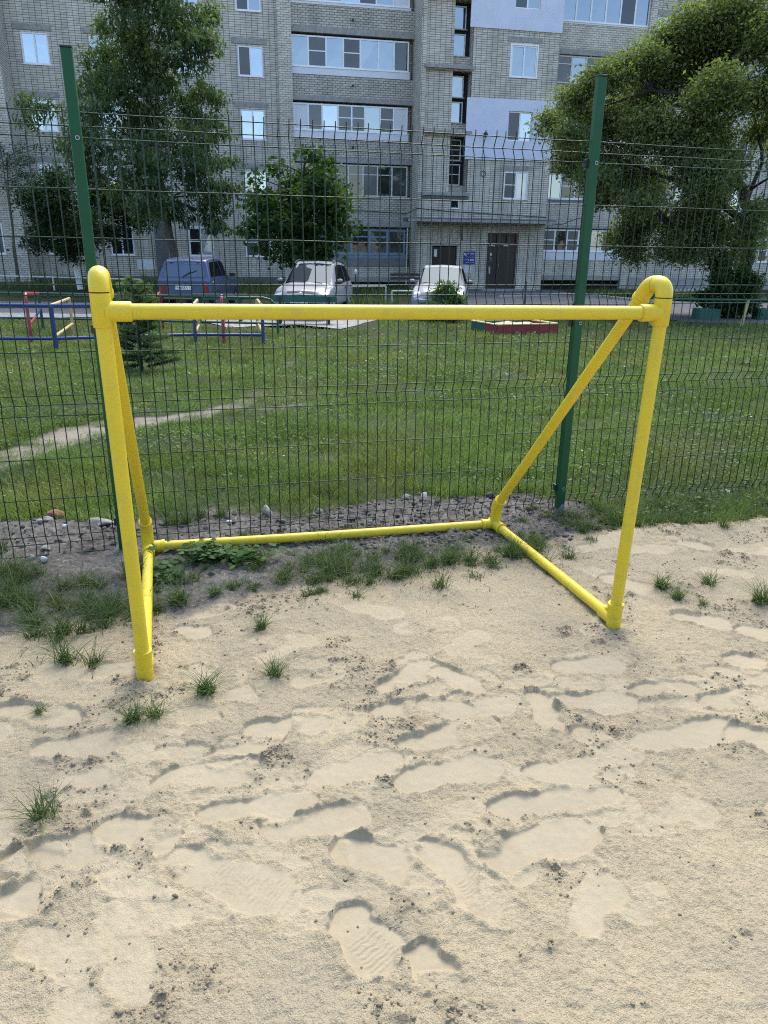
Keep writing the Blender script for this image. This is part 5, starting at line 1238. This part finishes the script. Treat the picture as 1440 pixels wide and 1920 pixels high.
make_tree('green_bush', 'light green bush of narrow leaves in front of the silver car near the entrance', 'shrub', 22.5, T_BUSH, [(1.75, 22.5, -.45), (1.75, 22.5, 0), (1.75, 22.5, .6)], .03, .01, 4200, .12, .3, np.array((.03, .075, .022)), np.array((.10, .165, .055)), .35, -.5, .1, 17, 'bark')
# spruce sapling behind the mesh
sx, sy = -3.42, 10.3; sz = float(T(sx, sy))
sp = empty('spruce_sapling', (sx, sy, sz)); tag(sp, 'small spruce sapling on the lawn just right of the left green post', 'tree')
tm = MB(); tm.tube([(0, 0, -.02), (.01, 0, .5), (-.01, 0, 1.25)], [.022, .016, .005], 8); tm.build('trunk', M['bark_dark'], sp)
g = np.random.default_rng(5); V, C = [], []
brm = MB()
for k in range(50):
    z = .06 + 1.12 * (k / 50) ** 1.0; l = .46 * (1 - z / 1.30) ** .75 * g.uniform(.7, 1.15) + .05; a = k * 2.4 + g.uniform(-.3, .3); up = g.uniform(.05, .4) + .35 * (z > .8)
    tip = np.array((math.cos(a) * l, math.sin(a) * l, z + up * l)); st = np.array((0, 0, z))
    brm.tube([tuple(st), tuple((st + tip) / 2 - np.array((0, 0, .015))), tuple(tip)], [.006, .004, .002], 5)
    for q in range(3):
        f0 = g.uniform(.3, .8); s0 = st + (tip - st) * f0; off = a + g.choice((-1, 1)) * g.uniform(.5, .9); l2 = l * .45; t2 = s0 + np.array((math.cos(off) * l2, math.sin(off) * l2, up * l2 * .6))
        for (p0, p1) in ((st, tip), (s0, t2)):
            n = int(70 * np.linalg.norm(p1 - p0) / .3) + 6; t = g.uniform(.15, 1.02, n)[:, None]; p = p0 + (p1 - p0) * t
            ax = (p1 - p0) / np.linalg.norm(p1 - p0); d = g.normal(size=(n, 3)); d /= np.linalg.norm(d, axis=1, keepdims=True); d = d * .8 + ax * .7
            d /= np.linalg.norm(d, axis=1, keepdims=True); s_ = np.cross(d, g.normal(size=(n, 3))); s_ /= np.linalg.norm(s_, axis=1, keepdims=True)
            ln = g.uniform(.035, .075, (n, 1)); wd = .0045
            V.append(np.stack([p - s_ * wd, p + s_ * wd, p + d * ln + s_ * wd * .4, p + d * ln - s_ * wd * .4], 1).reshape(-1, 3))
            fresh = np.clip((np.linalg.norm(p - st, axis=1) / (l + .01) - .55) * 1.6 + .5 * (z > .85), 0, 1)[:, None]
            c = np.array((.05, .08, .042)) * (1 - fresh) + np.array((.15, .20, .085)) * fresh; C.append(np.repeat(c * g.uniform(.7, 1.3, (n, 1)), 4, 0))
V = np.concatenate(V); C = np.concatenate(C)
np_mesh('needles', V, np.arange(len(V)).reshape(-1, 4), M['leaf_thick'], C, sp); brm.build('branches', M['bark_dark'], sp)
# tall weeds along the far verge
x = np.concatenate([g.normal(-8.1, .5, 260), g.normal(-1.0, .8, 140), g.uniform(-18, 16, 2400)]); y = np.concatenate([g.normal(24.2, .4, 260), g.normal(29, .5, 140), g.uniform(33.5, 40.5, 2400)])
k = ~((x > 2.4) & (x < 10)); x, y = x[k], y[k]
V, Fq, C = blades(x, y, T(x, y) - .02, g.uniform(.2, .6, len(x)), np.full(len(x), .05), g.uniform(.1, .8, len(x)), G1 * .8, G2 * .9, 2)
tag(np_mesh('verge_grass', V, Fq, M['blade'], C), kind='stuff')

# unseen leaf mass added behind the viewer to darken the window reflections
g = np.random.default_rng(77)
wb = [(x, g.uniform(1.5, 7.5), g.uniform(2.2, 3.8)) for x in np.arange(-75, 76, 2.4)]
V, Fq, C, _ = leaf_cloud(wb, -42, 3.0, 16000, 1.1, .7, np.array((.03, .05, .02)), np.array((.08, .11, .04)), .1, .8, 78)
tag(np_mesh('added_reflection_woods', V, Fq, M['leaf_thick'], C), kind='stuff')
# ------------------------------------------------------------------ playground rails, planks, sandbox
def P3(x, y, z=0.0): return (x, y, float(T(x, y)) + z)
cf = empty('climbing_bars', (0, 0, 0)); cf.location = P3(-5.2, 15.0)
tag(cf, 'low maze of blue, red, green and cream tube bars on the lawn at left', 'climbing bars')
cb0 = Vector(cf.location)
def tubes(name, pts, r, m, parent=cf, org=cb0, n=12):
    return MB().tube([tuple(Vector(p) - org) for p in pts], r, n).build(name, M[m], parent)
def onl(a, b, t): return tuple(a[i] + (b[i] - a[i]) * t for i in range(2))
B1, B2, B3 = (-6.23, 14.02), (-4.01, 15.68), (-2.6, 15.76)
BL = (-10.2, 13.4)
hz1, hz0 = .80, .20
for z in (hz1, hz0): tubes('blue_rail', [P3(*BL, z), P3(*B1, z), P3(*B2, z), P3(*B3, z)], .03, 'blue_rail')
for b in (B1, B2, B3): tubes('blue_post', [P3(*b, -.2), P3(*b, hz1)], .037, 'blue_rail')
GA, GB, GC = (-12.6, 18.6), (-8.6, 18.75), (-2.62, 18.1)
gp = [P3(*GA, .86), P3(*GB, .86), P3(-2.95, 18.14, .86), P3(-2.78, 18.12, .82), P3(-2.66, 18.1, .70), P3(-2.62, 18.1, .5), P3(-2.62, 18.1, -.2)]
tubes('green_rail', gp, .03, 'green_rail'); tubes('green_rail', [P3(*GA, .27), P3(*GB, .27), P3(*GC, .27)], .026, 'green_rail')
for b in (GB, (-5.6, 18.45)): tubes('green_post', [P3(*b, -.2), P3(*b, .86)], .035, 'green_rail')
R1, R2, R3 = (-7.42, 15.57), (-3.44, 15.79), (-5.66, 19.0)
def red_frame(a, b, h=.98):
    ax, ay = a; bx_, by_ = b; d = Vector((bx_ - ax, by_ - ay, 0)).normalized() * .16
    tubes('red_frame', [P3(ax, ay, -.2), P3(ax, ay, h - .16), P3(ax + d.x * .3, ay + d.y * .3, h - .05), P3(ax + d.x, ay + d.y, h), P3(bx_, by_, .86)], .034, 'red_rail')
    tubes('red_brace', [P3(ax, ay, .36), P3(*onl(a, b, .5), .42)], .028, 'red_rail'); tubes('blue_brace', [P3(*onl(a, b, .5), .42), P3(bx_, by_, .5)], .028, 'blue_rail')
red_frame(R1, (-8.6, 18.75)); red_frame(R2, (-3.9, 18.25)); red_frame(R3, (-5.6, 18.45), .9)
def cream_frame(a, b):
    tubes('cream_top_bar', [P3(*a, hz1), P3(*b, .80)], .033, 'yellow_rail'); tubes('cream_post', [P3(*b, .80), P3(*b, -.2)], .033, 'yellow_rail'); tubes('cream_low_bar', [P3(*a, hz0 + .04), P3(*b, .22)], .03, 'yellow_rail')
cream_frame(B1, (-7.5, 17.9)); cream_frame(B2, (-4.5, 18.0)); cream_frame(B3, (-3.25, 18.9))
# plank benches
def bench(x, y, l, rz, label):
    b = empty('plank_bench', P3(x, y), rz); tag(b, label, 'bench', 'green plank benches by the gravel path')
    for z0, z1, d in ((.42, .5, -.16), (.42, .5, .06)): MB().box(-l / 2, l / 2, d, d + .18, z0 - .05, z0).build('seat_plank', M['plank_green'], b, .008)
    for z0 in (.58,): MB().box(-l / 2, l / 2, .30, .335, z0, z0 + .17).build('back_plank', M['plank_green'], b, .008)
    for xx in (-l / 2 + .2, l / 2 - .2):
        m = MB(); m.box(xx - .035, xx + .035, -.14, -.07, -.1, .369); m.box(xx - .035, xx + .035, .24, .30, -.1, .74); m.box(xx - .03, xx + .03, -.14, .25, .32, .369); m.build('leg', M['black_trim'], b)
bench(-4.72, 21.3, 1.55, .1, 'green plank bench in front of the blue off-roader')
bench(-2.28, 20.9, 1.75, .06, 'green plank bench in front of the silver car with roof rails')
# sandbox
A, Bq, D = Vector(P3(2.80, 18.96)), Vector(P3(2.29, 20.1)), Vector(P3(4.44, 19.5))
sb = empty('sandbox', A); tag(sb, 'low wooden sandbox with red and green planks and pale rim on the lawn', 'sandbox')
e1 = D - A; e2 = Bq - A; Cc = e1 + e2
def board(a, b, z0, z1, th, m, name, out=0):
    a, b = Vector(a), Vector(b); d = (b - a).normalized(); n = Vector((d.y, -d.x, 0)) * th
    vs = [a - n, b - n, b + n, a + n]; vs = [(v.x, v.y, z0) for v in vs] + [(v.x, v.y, z1) for v in vs]
    MB().add(vs, [(0, 3, 2, 1), (4, 5, 6, 7), (0, 1, 5, 4), (1, 2, 6, 5), (2, 3, 7, 6), (3, 0, 4, 7)]).build(name, M[m], sb, .004)
Z3 = Vector((0, 0, 0))
board(Z3, e1, -.1, .22, .025, 'plank_red', 'front_board'); board(Z3, e2 * .47, -.1, .22, .025, 'plank_red', 'side_board'); board(e2 * .47, e2, -.1, .22, .024, 'plank_green', 'side_board'); board(e2, Cc, -.1, .22, .025, 'plank_green', 'back_board'); board(e1, Cc, -.1, .22, .025, 'plank_red', 'side_board')
board(Z3, e1, .222, .25, .05, 'rim_wood', 'rim'); board(Z3 + e2 * .03, e2, .221, .249, .05, 'rim_wood', 'rim'); board(e1 + e2 * .03, Cc, .221, .249, .05, 'rim_wood', 'rim'); board(e2, Cc, .223, .251, .05, 'rim_wood', 'rim')
n = 26; q = np.linspace(.02, .98, n); A_, B_2 = np.meshgrid(q, q)
Pz = .15 + .09 * fbm(A_ * 3, B_2 * 3, 1.2, 3, 200); G_ = np.stack([e1.x * A_ + e2.x * B_2, e1.y * A_ + e2.y * B_2, Pz], -1)
MB().grid(G_).build('sand_fill', M['sandbox_sand'], sb)
# long low rail on the right with a cream post, and planter boxes behind it
lr = empty('low_rail', P3(10.36, 22.0)); tag(lr, 'long low green pipe rail on a cream post in front of the right shrub', 'rail')
o_ = Vector(lr.location)
tubes('green_rail', [P3(7.6, 21.75, .75), P3(10.4, 22.0, .74), P3(17, 22.6, .72)], .035, 'green_rail', lr, o_)
tubes('cream_post', [P3(10.36, 22.0, -.2), P3(10.46, 22.0, .74)], .042, 'yellow_rail', lr, o_); tubes('cream_post', [P3(15.0, 22.4, -.2), P3(15.0, 22.4, .73)], .042, 'yellow_rail', lr, o_); tubes('cream_post', [P3(7.62, 21.75, -.2), P3(7.62, 21.75, .75)], .042, 'yellow_rail', lr, o_)
for x, y, l in ((10.25, 24.0, 'dark green planter box under the left half of the right shrub'), (12.35, 24.3, 'dark green planter box right of the cream post under the shrub')):
    pb = empty('planter_box', P3(x, y)); tag(pb, l, 'planter', 'green planter boxes under the right tree')
    m = MB(); m.box(-.32, .32, -.03, 0, -.1, .34); m.box(-.32, .32, .5, .53, -.1, .34); m.box(-.35, -.32, -.03, .53, -.1, .34); m.box(.32, .35, -.03, .53, -.1, .34); m.build('planter_walls', M['plank_green'], pb, .01)
    MB().box(-.32, .32, 0, .5, -.1, .27).build('planter_soil', M['stone_dark'], pb)
# little pale barriers and the dark bench near the wall
def barrier(pts, h, label, m='pale_rail', r=.035):
    b = empty('pale_rail_fence', P3(*pts[0])); tag(b, label, 'rail', 'low pale rails along the far verge'); o = Vector(b.location)
    tubes('rail', [P3(*p, h) for p in pts], r, m, b, o, 8)
    for p in pts: tubes('post', [P3(*p, -.2), P3(*p, h)], r, m, b, o, 8)
barrier([(-1.75, 31.5), (-.05, 32.3)], .55, 'short pale rail on the far grass right of the silver car with roof rails')
barrier([(.2, 30.5), (1.9, 30.9)], .45, 'pale rail on the far grass left of the silver car near the entrance')
barrier([(-19, 33.5), (-14.5, 33.2), (-10.5, 32.6)], .55, 'long pale rail on the far grass at the left edge')
db = empty('wall_bench', P3(.9, 38.2), BPHI); tag(db, 'dark wooden bench on the far grass beside the entrance block', 'bench')
for z in (.38, .62, .80): MB().box(-.75, .75, -.05 if z > .5 else -.4, .0 if z > .5 else -.06, z, z + (.12 if z > .5 else .05)).build('plank', M['door_trim'], db)
for xx in (-.6, .6): MB().box(xx - .04, xx + .04, -.35, .03, -.2, .379).build('leg', M['black_trim'], db)
pl = empty('garden_post', P3(-1.35, 33.0)); tag(pl, 'thin white topped post standing in the far grass before the blue framed balcony', 'post')
MB().tube([(0, 0, -.1), (0, 0, 1.0)], .025, 8).build('pole', M['black_trim'], pl); MB().ball((0, 0, 1.08), .10, 12, 8, 0, (.8, .8, 1.2)).build('head', M['white_panel'], pl)
bo = empty('bollard', P3(4.95, 27.2)); tag(bo, 'thin dark post on the asphalt in front of the brown entrance door', 'bollard')
MB().tube([(0, 0, -.1), (0, 0, .98), (0, 0, 1.0)], [.032, .032, .02], 10).build('pole', M['black_trim'], bo); MB().tube([(0, 0, 0), (0, 0, .03)], .07, 12).build('base_plate', M['black_trim'], bo)
# ------------------------------------------------------------------ camera and light
f_px, th, ro = 1369.5, .34311, .012946
Fw = Vector((0, math.cos(th), -math.sin(th))); Ux = Vector((0, math.sin(th), math.cos(th))); Rx = Vector((1, 0, 0))
R2_ = Rx * math.cos(ro) + Ux * math.sin(ro); U2_ = Ux * math.cos(ro) - Rx * math.sin(ro)
cam = bpy.data.cameras.new('camera'); cam.sensor_fit = 'HORIZONTAL'; cam.sensor_width = 36; cam.lens = f_px / 1440 * 36
cam.clip_start = .05; cam.clip_end = 600
co = bpy.data.objects.new('camera', cam); COL.objects.link(co)
mtx = Matrix.Identity(4)
for i in range(3): mtx[i][0] = R2_[i]; mtx[i][1] = U2_[i]; mtx[i][2] = -Fw[i]
mtx[0][3], mtx[1][3], mtx[2][3] = 0, 0, 1.5
co.matrix_world = mtx
scene.camera = co
SUN_EL, SUN_AZ = R(55), R(10)
w = bpy.data.worlds.new('World'); scene.world = w; w.use_nodes = True
nt = w.node_tree; bg = nt.nodes['Background']
sky = nt.nodes.new('ShaderNodeTexSky'); sky.sky_type = 'NISHITA'; sky.sun_disc = False; sky.sun_elevation = SUN_EL; sky.sun_rotation = SUN_AZ
sky.air_density = 1.0; sky.dust_density = 1.5; sky.ozone_density = 1.2
nt.links.new(sky.outputs[0], bg.inputs['Color']); bg.inputs['Strength'].default_value = .15
sl = bpy.data.lights.new('sun', 'SUN'); sl.energy = 1.55; sl.angle = R(34); sl.color = (1, .95, .86)
so_ = bpy.data.objects.new('sun', sl); COL.objects.link(so_)
sv = Vector((math.sin(SUN_AZ) * math.cos(SUN_EL), math.cos(SUN_AZ) * math.cos(SUN_EL), math.sin(SUN_EL)))
so_.rotation_euler = sv.to_track_quat('Z', 'Y').to_euler(); so_.location = (0, 0, 30)
scene.view_settings.view_transform = 'Standard'; scene.view_settings.look = 'None'; scene.view_settings.gamma = 1; scene.view_settings.exposure = 1.6
scene.cycles.filter_width = 1.1; scene.cycles.use_denoising = False; scene.cycles.use_adaptive_sampling = False; scene.cycles.max_bounces = 8; scene.cycles.transparent_max_bounces = 4
